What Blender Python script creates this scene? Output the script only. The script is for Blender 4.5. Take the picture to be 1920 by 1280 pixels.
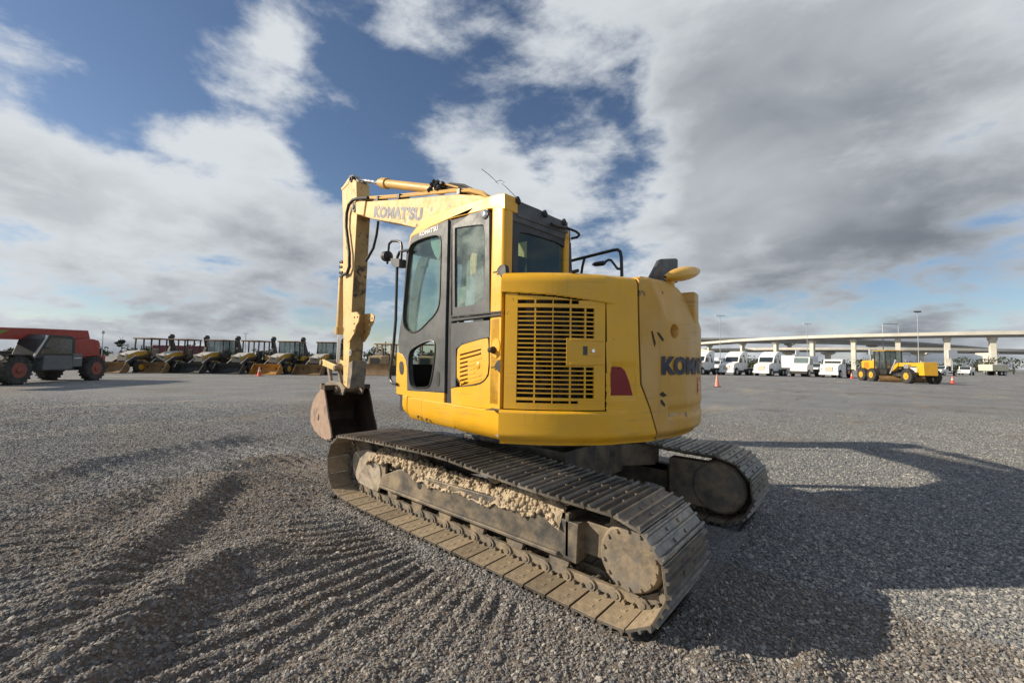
import bpy, bmesh, math, random
import numpy as np
from mathutils import Vector, Matrix
from mathutils.geometry import tessellate_polygon

for o in list(bpy.data.objects):
    bpy.data.objects.remove(o, do_unlink=True)
scene = bpy.context.scene
COL = scene.collection
rad = math.radians
random.seed(7)

# ------------------------------------------------------------------ camera
FPX, PITCH, ROLL, YAW = 781.342, rad(2.674), rad(0.985), rad(-49.175)
CAM = np.array([-2.564, 3.408, 1.435])
cF = np.array([math.cos(YAW) * math.cos(PITCH), math.sin(YAW) * math.cos(PITCH), math.sin(PITCH)])
cR0 = np.array([math.sin(YAW), -math.cos(YAW), 0.0])
cU0 = np.cross(cR0, cF)
cR = math.cos(ROLL) * cR0 + math.sin(ROLL) * cU0
cU = -math.sin(ROLL) * cR0 + math.cos(ROLL) * cU0
cam_data = bpy.data.cameras.new('camera')
cam = bpy.data.objects.new('camera', cam_data)
COL.objects.link(cam)
M = Matrix((tuple(cR), tuple(cU), tuple(-cF))).transposed().to_4x4()
M.translation = Vector(CAM)
cam.matrix_world = M
cam_data.sensor_fit = 'HORIZONTAL'
cam_data.sensor_width = 36.0
cam_data.lens = 36.0 * FPX / 1920.0
cam_data.clip_start = 0.05
cam_data.clip_end = 12000
scene.camera = cam

# ------------------------------------------------------------------ sun and sky
SUN_EL = rad(24.5)
SHADOW = np.array([-0.742, -0.670]); SHADOW /= np.linalg.norm(SHADOW)   # ground direction of the shadows
SUN_DIR = np.array([-SHADOW[0] * math.cos(SUN_EL), -SHADOW[1] * math.cos(SUN_EL), math.sin(SUN_EL)])
sun_data = bpy.data.lights.new('sun', 'SUN')
sun_data.energy = 5.0
sun_data.angle = rad(0.55)
sun_data.color = (1.0, 0.88, 0.70)
sun = bpy.data.objects.new('sun', sun_data)
COL.objects.link(sun)
sun.rotation_euler = Vector(-SUN_DIR).to_track_quat('-Z', 'Y').to_euler()
sun.location = (20, 20, 30)

scene.view_settings.view_transform = 'Standard'
scene.view_settings.look = 'None'
scene.view_settings.exposure = 0.26
scene.view_settings.gamma = 1.0
scene.view_settings.use_curve_mapping = False


def ray(px, py):
    return cF + (px - 960) / FPX * cR - (py - 640) / FPX * cU


def gpx(px, py, z=0.0):
    """ground point seen at a pixel"""
    d = ray(px, py)
    return CAM + d * (z - CAM[2]) / d[2]


cFh = np.array([math.cos(YAW), math.sin(YAW), 0.0])


def pxv(px, py, v):
    """point seen at a pixel, v metres ahead of the camera (distance along its heading)"""
    d = ray(px, py)
    return CAM + d * v / (d @ cFh)


def cw(u, v, z=0.0):
    """u metres to the camera's right, v ahead"""
    return np.array([CAM[0], CAM[1], 0]) + cR0 * u + cFh * v + np.array([0, 0, z])


# ------------------------------------------------------------------ world: Nishita sky with a cloud layer
world = bpy.data.worlds.new('World')
scene.world = world
world.use_nodes = True
wt = world.node_tree
wt.nodes.clear()


class NG:
    """tiny node-graph helper"""
    def __init__(self, tree):
        self.t = tree

    def n(self, typ, **kw):
        nd = self.t.nodes.new(typ)
        for k, v in kw.items():
            if k.startswith('_'):
                continue
            setattr(nd, k, v)
        return nd

    def link(self, a, b):
        self.t.links.new(a, b)

    def math(self, op, a, b=None, c=None, clamp=False):
        nd = self.n('ShaderNodeMath', operation=op)
        nd.use_clamp = clamp
        for i, x in enumerate((a, b, c)):
            if x is None:
                continue
            if isinstance(x, (int, float)):
                nd.inputs[i].default_value = x
            else:
                self.link(x, nd.inputs[i])
        return nd.outputs[0]

    def vmath(self, op, a, b=None):
        nd = self.n('ShaderNodeVectorMath', operation=op)
        for i, x in enumerate((a, b)):
            if x is None:
                continue
            if isinstance(x, (tuple, list, np.ndarray)):
                nd.inputs[i].default_value = tuple(x)
            else:
                self.link(x, nd.inputs[i])
        return nd

    def noise(self, vec, scale, detail=4, rough=0.5, dist=0.0, dim='3D'):
        nd = self.n('ShaderNodeTexNoise')
        nd.noise_dimensions = dim
        nd.inputs['Scale'].default_value = scale
        nd.inputs['Detail'].default_value = detail
        nd.inputs['Roughness'].default_value = rough
        nd.inputs['Distortion'].default_value = dist
        if vec is not None:
            self.link(vec, nd.inputs['Vector'])
        return nd.outputs['Fac']

    def smooth(self, x, a, b, to0=0.0, to1=1.0):
        nd = self.n('ShaderNodeMapRange', interpolation_type='SMOOTHSTEP')
        self.link(x, nd.inputs['Value'])
        nd.inputs['From Min'].default_value = a
        nd.inputs['From Max'].default_value = b
        nd.inputs['To Min'].default_value = to0
        nd.inputs['To Max'].default_value = to1
        return nd.outputs['Result']

    def mix(self, fac, a, b, blend='MIX'):
        nd = self.n('ShaderNodeMix', data_type='RGBA', blend_type=blend)
        for s, x in ((0, fac), (6, a), (7, b)):
            if isinstance(x, (int, float)):
                nd.inputs[s].default_value = x
            elif isinstance(x, (tuple, list)):
                nd.inputs[s].default_value = tuple(x) + ((1,) if len(x) == 3 else ())
            else:
                self.link(x, nd.inputs[s])
        return nd.outputs[2]


g = NG(wt)
sky = g.n('ShaderNodeTexSky', sky_type='NISHITA')
sky.sun_disc = False
sky.sun_elevation = SUN_EL
sky.sun_rotation = math.atan2(SUN_DIR[0], SUN_DIR[1])
sky.air_density = 1.0
sky.dust_density = 0.3
sky.ozone_density = 2.5
SKY_STRENGTH = 0.076
tc = g.n('ShaderNodeTexCoord')
dirv = g.vmath('NORMALIZE', tc.outputs['Generated']).outputs[0]
sep = g.n('ShaderNodeSeparateXYZ')
g.link(dirv, sep.inputs[0])
dz = g.math('MAXIMUM', sep.outputs[2], 0.0)
den = g.math('ADD', dz, 0.30)
cmb = g.n('ShaderNodeCombineXYZ')
g.link(g.math('DIVIDE', sep.outputs[0], den), cmb.inputs[0])
g.link(g.math('DIVIDE', sep.outputs[1], den), cmb.inputs[1])
g.link(g.math('MULTIPLY', sep.outputs[2], 1.6), cmb.inputs[2])
plane = cmb.outputs[0]
n1 = g.noise(plane, 1.9, 12, 0.58, 0.15)
n2 = g.noise(plane, 5.2, 9, 0.62, 0.25)
n3 = g.noise(plane, 1.1, 4, 0.5, 0.0)


def lobes(items):
    tot = None
    for px, py, r, amp in items:
        d = ray(px, py)
        d = d / np.linalg.norm(d)
        dt = g.vmath('DOT_PRODUCT', dirv, d).outputs['Value']
        e = g.math('EXPONENT', g.math('MULTIPLY', g.math('SUBTRACT', dt, 1.0), 1.0 / (1 - math.cos(rad(r)))))
        e = g.math('MULTIPLY', e, amp)
        tot = e if tot is None else g.math('ADD', tot, e)
    return tot


cover = lobes([(90, 60, 8, -0.24), (270, 110, 8, -0.20), (400, 40, 6, -0.22), (630, 110, 6, -0.32), (700, 270, 7, -0.27), (600, 200, 4, -0.14),
               (800, 190, 6, -0.26), (970, 15, 3, -0.22), (770, 320, 5, -0.16), (1000, 270, 5, -0.18), (1190, 310, 5, -0.24),
               (1600, 560, 5, -0.40), (1800, 560, 5, -0.36), (1430, 575, 4, -0.30), (1930, 555, 5, -0.30),
               (1500, 120, 24, 0.30), (1720, 350, 16, 0.22), (1120, 110, 9, 0.12), (1000, 400, 6, 0.20), (880, 310, 4, 0.14),
               (30, 290, 12, 0.26), (300, 340, 11, 0.12), (440, 220, 7, 0.28), (760, 50, 4, 0.26), (870, 130, 5, 0.16), (1250, 230, 6, 0.10), (1330, 330, 6, 0.14), (510, 60, 3, 0.20), (100, 40, 3, 0.14), (300, 500, 16, 0.14), (560, 500, 10, 0.12), (1300, 440, 10, 0.22),
               (1560, 622, 5, 0.22), (1760, 625, 5, 0.24), (1920, 620, 5, 0.22), (1400, 630, 4, 0.16)])
low = g.smooth(sep.outputs[2], 0.015, 0.11, 0.12, 0.0)
dens = g.math('ADD', g.math('MULTIPLY', g.math('SUBTRACT', n1, 0.5), 2.1), g.math('MULTIPLY', g.math('SUBTRACT', n2, 0.5), 0.75))
dens = g.math('ADD', g.math('ADD', dens, cover), g.math('ADD', low, 0.62))
alpha = g.smooth(dens, 0.46, 0.86)
dcl = g.math('MINIMUM', dens, 1.15)
thick = g.math('ADD', g.math('MULTIPLY', dcl, 0.55), g.math('MULTIPLY', n3, 0.55))
dark = lobes([(1600, 60, 20, 0.16), (1830, 230, 14, 0.10), (1750, 470, 8, 0.22), (1380, 540, 8, 0.24), (1450, 430, 7, -0.10), (330, 590, 16, 0.22), (120, 560, 10, 0.10), (620, 560, 10, 0.14),
              (1720, 615, 12, .26), (1330, 240, 9, 0.02), (130, 270, 14, -0.20), (470, 190, 9, -0.22), (1000, 360, 6, -0.10), (1120, 100, 10, -0.02), (300, 400, 10, -.06)])
thick = g.math('ADD', thick, dark)
n4 = g.noise(plane, 2.6, 6, 0.5, 0.3)
thick = g.math('ADD', thick, g.math('MULTIPLY', g.math('SUBTRACT', n4, 0.5), 0.6))
K = 1.0 / SKY_STRENGTH
shade = g.smooth(thick, 0.60, 1.52)
ccol = g.mix(shade, (0.58 * K, 0.61 * K, 0.64 * K), (0.145 * K, 0.163 * K, 0.192 * K))
skyc = g.mix(1.0, sky.outputs[0], (1.05, 1.04, 1.08), 'MULTIPLY')
final = g.mix(alpha, skyc, ccol)
bg = g.n('ShaderNodeBackground')
bg.inputs['Strength'].default_value = SKY_STRENGTH
g.link(final, bg.inputs['Color'])
wo = g.n('ShaderNodeOutputWorld')
g.link(bg.outputs[0], wo.inputs['Surface'])

# ------------------------------------------------------------------ mesh and object helpers
def set_props(o, label=None, cat=None, group=None, kind=None):
    if label: o['label'] = label
    if cat: o['category'] = cat
    if group: o['group'] = group
    if kind: o['kind'] = kind
    return o


def thing(name, label, cat, loc=(0, 0, 0), rz=0.0, group=None):
    o = bpy.data.objects.new(name, None)
    o.empty_display_size = 0.3
    COL.objects.link(o)
    o.location = tuple(loc)
    o.rotation_euler = (0, 0, rz)
    return set_props(o, label, cat, group)


def copy_tree(o, parent=None):
    c = o.copy()
    COL.objects.link(c)
    c.parent = parent
    for ch in list(o.children):
        copy_tree(ch, c)
    return c


class MB:
    def __init__(self):
        self.v = []; self.f = []; self.m = []; self.cur = 0

    def add(self, vs, fs):
        b = len(self.v)
        self.v.extend([tuple(map(float, p)) for p in vs])
        for f in fs:
            self.f.append(tuple(b + i for i in f)); self.m.append(self.cur)
        return self

    def box(self, x0, x1, y0, y1, z0, z1, T=None):
        vs = [(x, y, z) for z in (z0, z1) for y in (y0, y1) for x in (x0, x1)]
        if T is not None: vs = [tuple(T @ Vector(p)) for p in vs]
        return self.add(vs, [(0, 2, 3, 1), (4, 5, 7, 6), (0, 1, 5, 4), (2, 6, 7, 3), (0, 4, 6, 2), (1, 3, 7, 5)])

    def bar(self, p0, p1, w, h, up=(0, 0, 1)):
        """rectangular bar from p0 to p1"""
        p0, p1 = Vector(p0), Vector(p1)
        d = (p1 - p0).normalized(); s = d.cross(Vector(up))
        if s.length < 1e-6: s = d.cross(Vector((1, 0, 0)))
        s.normalize(); u = s.cross(d)
        vs = [p + s * a * w / 2 + u * b * h / 2 for p in (p0, p1) for a, b in ((-1, -1), (1, -1), (1, 1), (-1, 1))]
        return self.add(vs, [(3, 2, 1, 0), (4, 5, 6, 7), (0, 1, 5, 4), (1, 2, 6, 5), (2, 3, 7, 6), (3, 0, 4, 7)])

    def cyl(self, p0, p1, r0, r1=None, n=16):
        r1 = r0 if r1 is None else r1
        return self.lathe(p0, p1, [(r0, 0.0), (r1, 1.0)], n)

    def lathe(self, p0, p1, prof, n=16):
        """profile (radius, fraction along p0->p1); caps at the ends"""
        p0, p1 = Vector(p0), Vector(p1)
        d = p1 - p0; dn = d.normalized()
        a = dn.orthogonal().normalized(); b = dn.cross(a)
        vs = []; fs = []
        for r, t in prof:
            for k in range(n):
                q = 2 * math.pi * k / n
                vs.append(p0 + d * t + (a * math.cos(q) + b * math.sin(q)) * r)
        for i in range(len(prof) - 1):
            for k in range(n):
                k2 = (k + 1) % n
                fs.append((i * n + k, i * n + k2, (i + 1) * n + k2, (i + 1) * n + k))
        fs.append(tuple(reversed(range(n))))
        m = (len(prof) - 1) * n
        fs.append(tuple(range(m, m + n)))
        return self.add(vs, fs)

    def tube(self, pts, r, n=8, rs=None):
        pts = [Vector(p) for p in pts]
        vs = []; fs = []; a = None
        for i, p in enumerate(pts):
            if i == 0: d = pts[1] - p
            elif i == len(pts) - 1: d = p - pts[i - 1]
            else: d = (pts[i + 1] - p).normalized() + (p - pts[i - 1]).normalized()
            d.normalize()
            a = d.orthogonal().normalized() if a is None else (a - d * a.dot(d)).normalized()
            b = d.cross(a)
            rr = r if rs is None else rs[i]
            for k in range(n):
                q = 2 * math.pi * k / n
                vs.append(p + (a * math.cos(q) + b * math.sin(q)) * rr)
        for i in range(len(pts) - 1):
            for k in range(n):
                k2 = (k + 1) % n
                fs.append((i * n + k, i * n + k2, (i + 1) * n + k2, (i + 1) * n + k))
        fs.append(tuple(reversed(range(n)))); m = (len(pts) - 1) * n; fs.append(tuple(range(m, m + n)))
        return self.add(vs, fs)

    def plate(self, outer, holes, fn0, fn1):
        """flat plate with holes: outline in 2D, fn0/fn1 map 2D to the two faces"""
        def area(p):
            return sum(p[i][0] * p[(i + 1) % len(p)][1] - p[(i + 1) % len(p)][0] * p[i][1] for i in range(len(p)))
        loops = [list(outer)] + [list(h) for h in holes]
        if area(loops[0]) < 0: loops[0].reverse()
        for h in loops[1:]:
            if area(h) > 0: h.reverse()
        flat = [p for l in loops for p in l]
        tris = tessellate_polygon([[Vector((p[0], p[1], 0)) for p in l] for l in loops])
        n = len(flat)
        vs = [fn0(*p) for p in flat] + [fn1(*p) for p in flat]
        fs = [tuple(t) for t in tris] + [tuple(n + i for i in reversed(t)) for t in tris]
        b = 0
        for l in loops:
            k = len(l)
            for i in range(k):
                j = (i + 1) % k
                fs.append((b + i, b + j, n + b + j, n + b + i))
            b += k
        return self.add(vs, fs)

    def prism(self, poly, y0, y1):
        """polygon in (x, z) extruded along y"""
        return self.plate(poly, [], lambda a, b: (a, y0, b), lambda a, b: (a, y1, b))

    def prismx(self, poly, x0, x1):
        """polygon in (y, z) extruded along x"""
        return self.plate(poly, [], lambda a, b: (x0, a, b), lambda a, b: (x1, a, b))

    def prismz(self, poly, z0, z1):
        return self.plate(poly, [], lambda a, b: (a, b, z0), lambda a, b: (a, b, z1))

    def grid(self, fn, us, vs_):
        """surface fn(u, v) over two parameter lists"""
        b = [fn(u, v) for v in vs_ for u in us]
        nu = len(us)
        fs = [(j * nu + i, j * nu + i + 1, (j + 1) * nu + i + 1, (j + 1) * nu + i) for j in range(len(vs_) - 1) for i in range(nu - 1)]
        return self.add(b, fs)

    def mesh(self, name, mats, smooth=35):
        me = bpy.data.meshes.new(name)
        me.from_pydata(self.v, [], self.f)
        mats = mats if isinstance(mats, (list, tuple)) else [mats]
        for m in mats: me.materials.append(m)
        if len(mats) > 1: me.polygons.foreach_set('material_index', self.m)
        bm = bmesh.new(); bm.from_mesh(me)
        bmesh.ops.recalc_face_normals(bm, faces=bm.faces)
        bm.to_mesh(me); bm.free()
        if smooth:
            me.polygons.foreach_set('use_smooth', [True] * len(me.polygons))
            me.set_sharp_from_angle(angle=rad(smooth))
        me.update()
        return me

    def build(self, name, mats, parent=None, bevel=0.0, seg=2, smooth=35, loc=None, rot=None, weld=False):
        me = self.mesh(name, mats, smooth)
        o = bpy.data.objects.new(name, me)
        COL.objects.link(o)
        if parent is not None: o.parent = parent
        if loc is not None: o.location = tuple(loc)
        if rot is not None: o.rotation_euler = rot
        if weld:
            w = o.modifiers.new('weld', 'WELD'); w.merge_threshold = 0.0005
        if bevel > 0:
            md = o.modifiers.new('bevel', 'BEVEL'); md.width = bevel; md.segments = seg
            md.limit_method = 'ANGLE'; md.angle_limit = rad(32); md.harden_normals = True
        return o


def inst(name, me, parent=None, loc=(0, 0, 0), rot=(0, 0, 0)):
    o = bpy.data.objects.new(name, me)
    COL.objects.link(o)
    o.parent = parent
    o.location = tuple(loc); o.rotation_euler = rot
    return o


def text_shape(body, offset=0.02, shear=0.0):
    cu = bpy.data.curves.new('lettering', 'FONT')
    cu.body = body; cu.size = 1.0; cu.offset = offset; cu.shear = shear; cu.resolution_u = 3
    cu.space_character = 1.02
    o = bpy.data.objects.new('lettering_source', cu)
    COL.objects.link(o)
    dg = bpy.context.evaluated_depsgraph_get()
    me = bpy.data.meshes.new_from_object(o.evaluated_get(dg))
    vs = np.array([v.co[:2] for v in me.vertices])
    fs = [tuple(p.vertices) for p in me.polygons]
    bpy.data.objects.remove(o); bpy.data.curves.remove(cu); bpy.data.meshes.remove(me)
    lo, hi = vs.min(0), vs.max(0)
    return (vs - lo) / (hi - lo), fs


def lettering(name, body, fn, mat_, parent, offset=0.02, shear=0.0):
    """flat lettering; fn maps (0..1, 0..1) to a 3D point"""
    vs, fs = text_shape(body, offset, shear)
    mb = MB(); mb.add([fn(a, b) for a, b in vs], fs)
    return mb.build(name, mat_, parent, smooth=0)


def bil(c):
    c = [Vector(p) for p in c]   # TL, TR, BR, BL
    return lambda a, b: tuple((c[3] * (1 - a) + c[2] * a) * (1 - b) + (c[0] * (1 - a) + c[1] * a) * b)


# numpy value noise
def _hash(ix, iy, seed):
    h = (ix.astype(np.int64) * 374761393 + iy.astype(np.int64) * 668265263 + seed * 1442695041) & 0x7fffffff
    h = ((h ^ (h >> 13)) * 1274126177) & 0x7fffffff
    return ((h ^ (h >> 16)) & 0xffff) / 65535.0


def vnoise(x, y, seed=0):
    x = np.asarray(x, float); y = np.asarray(y, float)
    ix, iy = np.floor(x), np.floor(y)
    fx, fy = x - ix, y - iy
    fx = fx * fx * (3 - 2 * fx); fy = fy * fy * (3 - 2 * fy)
    a = _hash(ix, iy, seed); b = _hash(ix + 1, iy, seed); c = _hash(ix, iy + 1, seed); d = _hash(ix + 1, iy + 1, seed)
    return (a * (1 - fx) + b * fx) * (1 - fy) + (c * (1 - fx) + d * fx) * fy


def fbm(x, y, oct=4, seed=0):
    s = 0; a = 0.5; t = 0
    for k in range(oct):
        s = s + a * vnoise(x * 2 ** k, y * 2 ** k, seed + k * 17); t += a; a *= 0.5
    return s / t


# ------------------------------------------------------------------ materials
def mat(name, col, rough=0.55, metal=0.0, var=0.12, vscale=3.0, col2=None, c2=(0.5, 0.7), c2scale=6.0, bump=0.0, bscale=80.0,
        dust=None, dust_amt=0.35, dscale=2.2, spots=None, sp=(0.68, 0.72), spscale=14.0, coat=0.0, emit=None, spec=0.5, streak=None, st_amt=0.3, rnd=0.0):
    m = bpy.data.materials.new(name)
    m.use_nodes = True
    t = m.node_tree
    bs = t.nodes['Principled BSDF']
    q = NG(t)
    tcn = q.n('ShaderNodeTexCoord').outputs['Object']
    c = None
    if var > 0:
        n = q.noise(tcn, vscale, 6, 0.6)
        f = q.smooth(n, 0.3, 0.7)
        lo = tuple(x * (1 - var) for x in col); hi = tuple(min(1, x * (1 + var)) for x in col)
        c = q.mix(f, lo, hi)
    else:
        c = tuple(col) + (1,)
    if col2:
        n = q.noise(tcn, c2scale, 7, 0.62, 0.3)
        c = q.mix(q.smooth(n, *c2), c, col2)
    if spots:
        n = q.noise(tcn, spscale, 5, 0.55)
        c = q.mix(q.smooth(n, *sp), c, spots)
    if dust:
        n = q.noise(tcn, dscale, 8, 0.68)
        f = q.math('MULTIPLY', q.smooth(n, 0.35, 0.72), dust_amt)
        c = q.mix(f, c, dust)
    if streak:
        mp = q.n('ShaderNodeMapping'); mp.inputs['Scale'].default_value = (1.2, 1.2, 26.0); q.link(tcn, mp.inputs['Vector'])
        n = q.noise(mp.outputs[0], 1.6, 6, 0.65)
        big = q.noise(tcn, 1.3, 3, 0.5)
        f = q.math('MULTIPLY', q.math('MULTIPLY', q.smooth(n, 0.54, 0.68), q.smooth(big, 0.42, 0.66)), st_amt)
        c = q.mix(f, c, streak)
        mp2 = q.n('ShaderNodeMapping'); mp2.inputs['Scale'].default_value = (14.0, 14.0, 0.8); q.link(tcn, mp2.inputs['Vector'])
        n = q.noise(mp2.outputs[0], 1.5, 5, 0.6)
        f = q.math('MULTIPLY', q.math('MULTIPLY', q.smooth(n, 0.55, 0.72), q.smooth(big, 0.58, 0.40)), st_amt * 0.6)
        c = q.mix(f, c, streak)
    if rnd > 0:
        oi = q.n('ShaderNodeObjectInfo')
        v = q.smooth(oi.outputs['Random'], 0.0, 1.0, 1 - rnd, 1 + rnd)
        cc = q.n('ShaderNodeCombineColor')
        for i_ in range(3): q.link(v, cc.inputs[i_])
        c = q.mix(1.0, c, cc.outputs[0], 'MULTIPLY')
    if isinstance(c, tuple): bs.inputs['Base Color'].default_value = c
    else: q.link(c, bs.inputs['Base Color'])
    n = q.noise(tcn, vscale * 3.1, 5, 0.6)
    q.link(q.smooth(n, 0.25, 0.75, max(0, rough - 0.12), min(1, rough + 0.12)), bs.inputs['Roughness'])
    bs.inputs['Metallic'].default_value = metal
    bs.inputs['Specular IOR Level'].default_value = spec
    if coat: bs.inputs['Coat Weight'].default_value = coat
    if bump > 0:
        n = q.noise(tcn, bscale, 5, 0.6)
        bn = q.n('ShaderNodeBump'); bn.inputs['Strength'].default_value = 1.0; bn.inputs['Distance'].default_value = bump
        q.link(n, bn.inputs['Height']); q.link(bn.outputs[0], bs.inputs['Normal'])
    if emit:
        bs.inputs['Emission Color'].default_value = tuple(emit[:3]) + (1,); bs.inputs['Emission Strength'].default_value = emit[3]
    return m


def glass(name, tint, haze=0.12, hcol=(0.5, 0.55, 0.52), refl=0.10, blotch=2.5):
    """window glass: tinted see-through, a mirror share and a film of dirt"""
    m = bpy.data.materials.new(name); m.use_nodes = True
    t = m.node_tree; t.nodes.clear(); q = NG(t)
    tcn = q.n('ShaderNodeTexCoord').outputs['Object']
    tr = q.n('ShaderNodeBsdfTransparent'); tr.inputs[0].default_value = tuple(x ** 0.5 for x in tint) + (1,)
    gl = q.n('ShaderNodeBsdfGlossy'); gl.inputs['Roughness'].default_value = 0.03; gl.inputs[0].default_value = (0.9, 0.95, 0.95, 1)
    df = q.n('ShaderNodeBsdfDiffuse'); df.inputs[0].default_value = tuple(hcol) + (1,)
    fr = q.n('ShaderNodeLayerWeight'); fr.inputs[0].default_value = 0.5
    f = q.math('ADD', q.math('MULTIPLY', q.math('POWER', fr.outputs['Facing'], 4.0), 0.5), 0.02 + refl * 0.3, clamp=True)
    m1 = q.n('ShaderNodeMixShader'); q.link(f, m1.inputs[0]); q.link(tr.outputs[0], m1.inputs[1]); q.link(gl.outputs[0], m1.inputs[2])
    nz = q.smooth(q.noise(tcn, blotch, 7, 0.65, 0.5), 0.38, 0.68, haze * 0.3, haze * 1.9)
    m2 = q.n('ShaderNodeMixShader'); q.link(nz, m2.inputs[0]); q.link(m1.outputs[0], m2.inputs[1]); q.link(df.outputs[0], m2.inputs[2])
    o = q.n('ShaderNodeOutputMaterial'); q.link(m2.outputs[0], o.inputs[0])
    return m


TAN = (0.42, 0.31, 0.19)
MT = dict(
    yellow=mat('yellow_paint', (0.82, 0.43, 0.012), 0.38, var=0.06, vscale=1.6, dust=(0.50, 0.33, 0.10), dust_amt=0.30, dscale=1.7, spots=(0.25, 0.14, 0.04), sp=(0.71, 0.74), spscale=11, bump=0.0006, bscale=14, coat=0.12, streak=(0.36, 0.23, 0.09), st_amt=0.75),
    cwyellow=mat('counterweight_paint', (0.64, 0.34, 0.035), 0.5, var=0.07, vscale=1.8, dust=(0.62, 0.47, 0.28), dust_amt=0.42, dscale=1.5, spots=(0.17, 0.09, 0.04), sp=(0.69, 0.71), spscale=7, bump=0.002, bscale=7, streak=(0.30, 0.20, 0.11), st_amt=0.75),
    faded=mat('faded_yellow_paint', (0.72, 0.47, 0.17), 0.6, var=0.12, vscale=2.5, dust=(0.62, 0.46, 0.24), dust_amt=0.5, dscale=2.0, spots=(0.14, 0.07, 0.03), sp=(0.61, 0.66), spscale=8, bump=0.001, bscale=30),
    grimeshade=mat('grimy_shaded_yellow', (0.40, 0.26, 0.10), 0.65, var=0.2, vscale=2.5, col2=(0.10, 0.065, 0.035), c2=(0.48, 0.62), c2scale=3.2, spots=(0.06, 0.04, 0.03), sp=(0.60, 0.66), spscale=7, bump=0.001, bscale=30),  # grime and the shade of the arm's rear face mixed into one colour
    cylyellow=mat('cylinder_yellow', (0.60, 0.36, 0.09), 0.5, var=0.1, dust=TAN, dust_amt=0.3),
    dgrey=mat('dark_grey_paint', (0.045, 0.048, 0.052), 0.5, var=0.2, vscale=3, dust=(0.17, 0.175, 0.175), dust_amt=0.55, dscale=2.4, bump=0.0006, bscale=40),
    black=mat('black_rubber', (0.016, 0.016, 0.017), 0.6, var=0.2, dust=(0.10, 0.09, 0.08), dust_amt=0.25),
    blackm=mat('black_metal', (0.020, 0.020, 0.022), 0.42, var=0.2, dust=(0.12, 0.11, 0.10), dust_amt=0.25),
    chrome=mat('chrome_rod', (0.75, 0.75, 0.76), 0.18, 1.0, var=0.03),
    steel=mat('worn_steel', (0.16, 0.15, 0.14), 0.45, 0.6, var=0.25, vscale=9, col2=(0.17, 0.125, 0.085), c2=(0.50, 0.74), c2scale=7, dust=(0.33, 0.275, 0.205), dust_amt=0.55, dscale=4, bump=0.002, bscale=60, rnd=0.3),
    steelin=mat('muddy_steel', (0.30, 0.235, 0.155), 0.85, 0.0, var=0.25, vscale=5, col2=(0.10, 0.085, 0.07), c2=(0.52, 0.66), c2scale=5, bump=0.004, bscale=45, rnd=0.22),
    frame=mat('track_frame_paint', (0.055, 0.055, 0.056), 0.5, 0.0, var=0.2, vscale=5, dust=(0.40, 0.31, 0.20), dust_amt=0.8, dscale=3.0, bump=0.002, bscale=50),
    mud=mat('dried_mud', (0.50, 0.405, 0.285), 0.95, var=0.25, vscale=12, col2=(0.27, 0.21, 0.145), c2=(0.50, 0.72), c2scale=6, bump=0.010, bscale=70, spec=0.1),
    guard=mat('dusty_guard', (0.36, 0.31, 0.25), 0.85, var=0.2, vscale=6, col2=(0.14, 0.125, 0.11), c2=(0.50, 0.66), c2scale=6, dust=(0.50, 0.40, 0.27), dust_amt=0.6, dscale=7, bump=0.005, bscale=40),
    cover=mat('muddy_cover', (0.15, 0.135, 0.115), 0.7, 0.2, var=0.3, vscale=7, dust=(0.38, 0.29, 0.185), dust_amt=0.85, dscale=8, bump=0.003, bscale=40),
    bucket=mat('bucket_steel', (0.085, 0.06, 0.045), 0.65, 0.35, var=0.25, vscale=4, col2=(0.15, 0.08, 0.045), c2scale=5, bump=0.003, bscale=30),
    bucketside=mat('dusty_bucket_side', (0.36, 0.25, 0.185), 0.8, 0.1, var=0.15, vscale=3, col2=(0.20, 0.15, 0.12), c2scale=3, bump=0.003, bscale=30),
    red=mat('red_reflector', (0.22, 0.006, 0.008), 0.35, var=0.05),
    navy=mat('navy_lettering', (0.012, 0.017, 0.045), 0.5, var=0.1, spots=(0.5, 0.3, 0.06), sp=(0.70, 0.72), spscale=20),
    greyletter=mat('faded_grey_lettering', (0.20, 0.20, 0.22), 0.6, var=0.12, spots=(0.62, 0.45, 0.22), sp=(0.60, 0.64), spscale=18),
    whiteletter=mat('white_lettering', (0.70, 0.70, 0.70), 0.5, var=0.1),
    cabglass=glass('cab_glass', (0.50, 0.66, 0.61), 0.10, (0.42, 0.52, 0.48), 0.06),
    dirtyglass=glass('dusty_cab_glass', (0.42, 0.56, 0.51), 0.20, (0.48, 0.54, 0.50), 0.05, 3.5),
    rearglass=glass('dark_cab_glass', (0.40, 0.56, 0.52), 0.05, (0.30, 0.36, 0.34), 0.02),
    seat=mat('seat_fabric', (0.045, 0.045, 0.05), 0.9, var=0.2),
    engine=mat('engine_grime', (0.05, 0.045, 0.04), 0.8, var=0.4, vscale=6, dust=(0.12, 0.10, 0.08), dust_amt=0.5),
)

# ------------------------------------------------------------------ ground: one gravel sheet to the horizon
def polyl(pts):
    return np.array([gpx(*p)[:2] for p in pts])


def dist_poly(x, y, P):
    """distance to a polyline, signed side, fraction along it"""
    best = np.full(x.shape, 1e9); side = np.zeros(x.shape); frac = np.zeros(x.shape)
    n = len(P) - 1
    for i in range(n):
        a, b = P[i], P[i + 1]; d = b - a; L2 = d @ d
        t = np.clip(((x - a[0]) * d[0] + (y - a[1]) * d[1]) / L2, 0, 1)
        qx, qy = x - (a[0] + t * d[0]), y - (a[1] + t * d[1])
        dd = np.hypot(qx, qy); m = dd < best
        best = np.where(m, dd, best); side = np.where(m, np.sign(d[0] * qy - d[1] * qx), side); frac = np.where(m, (i + t) / n, frac)
    return best, side, frac


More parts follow.
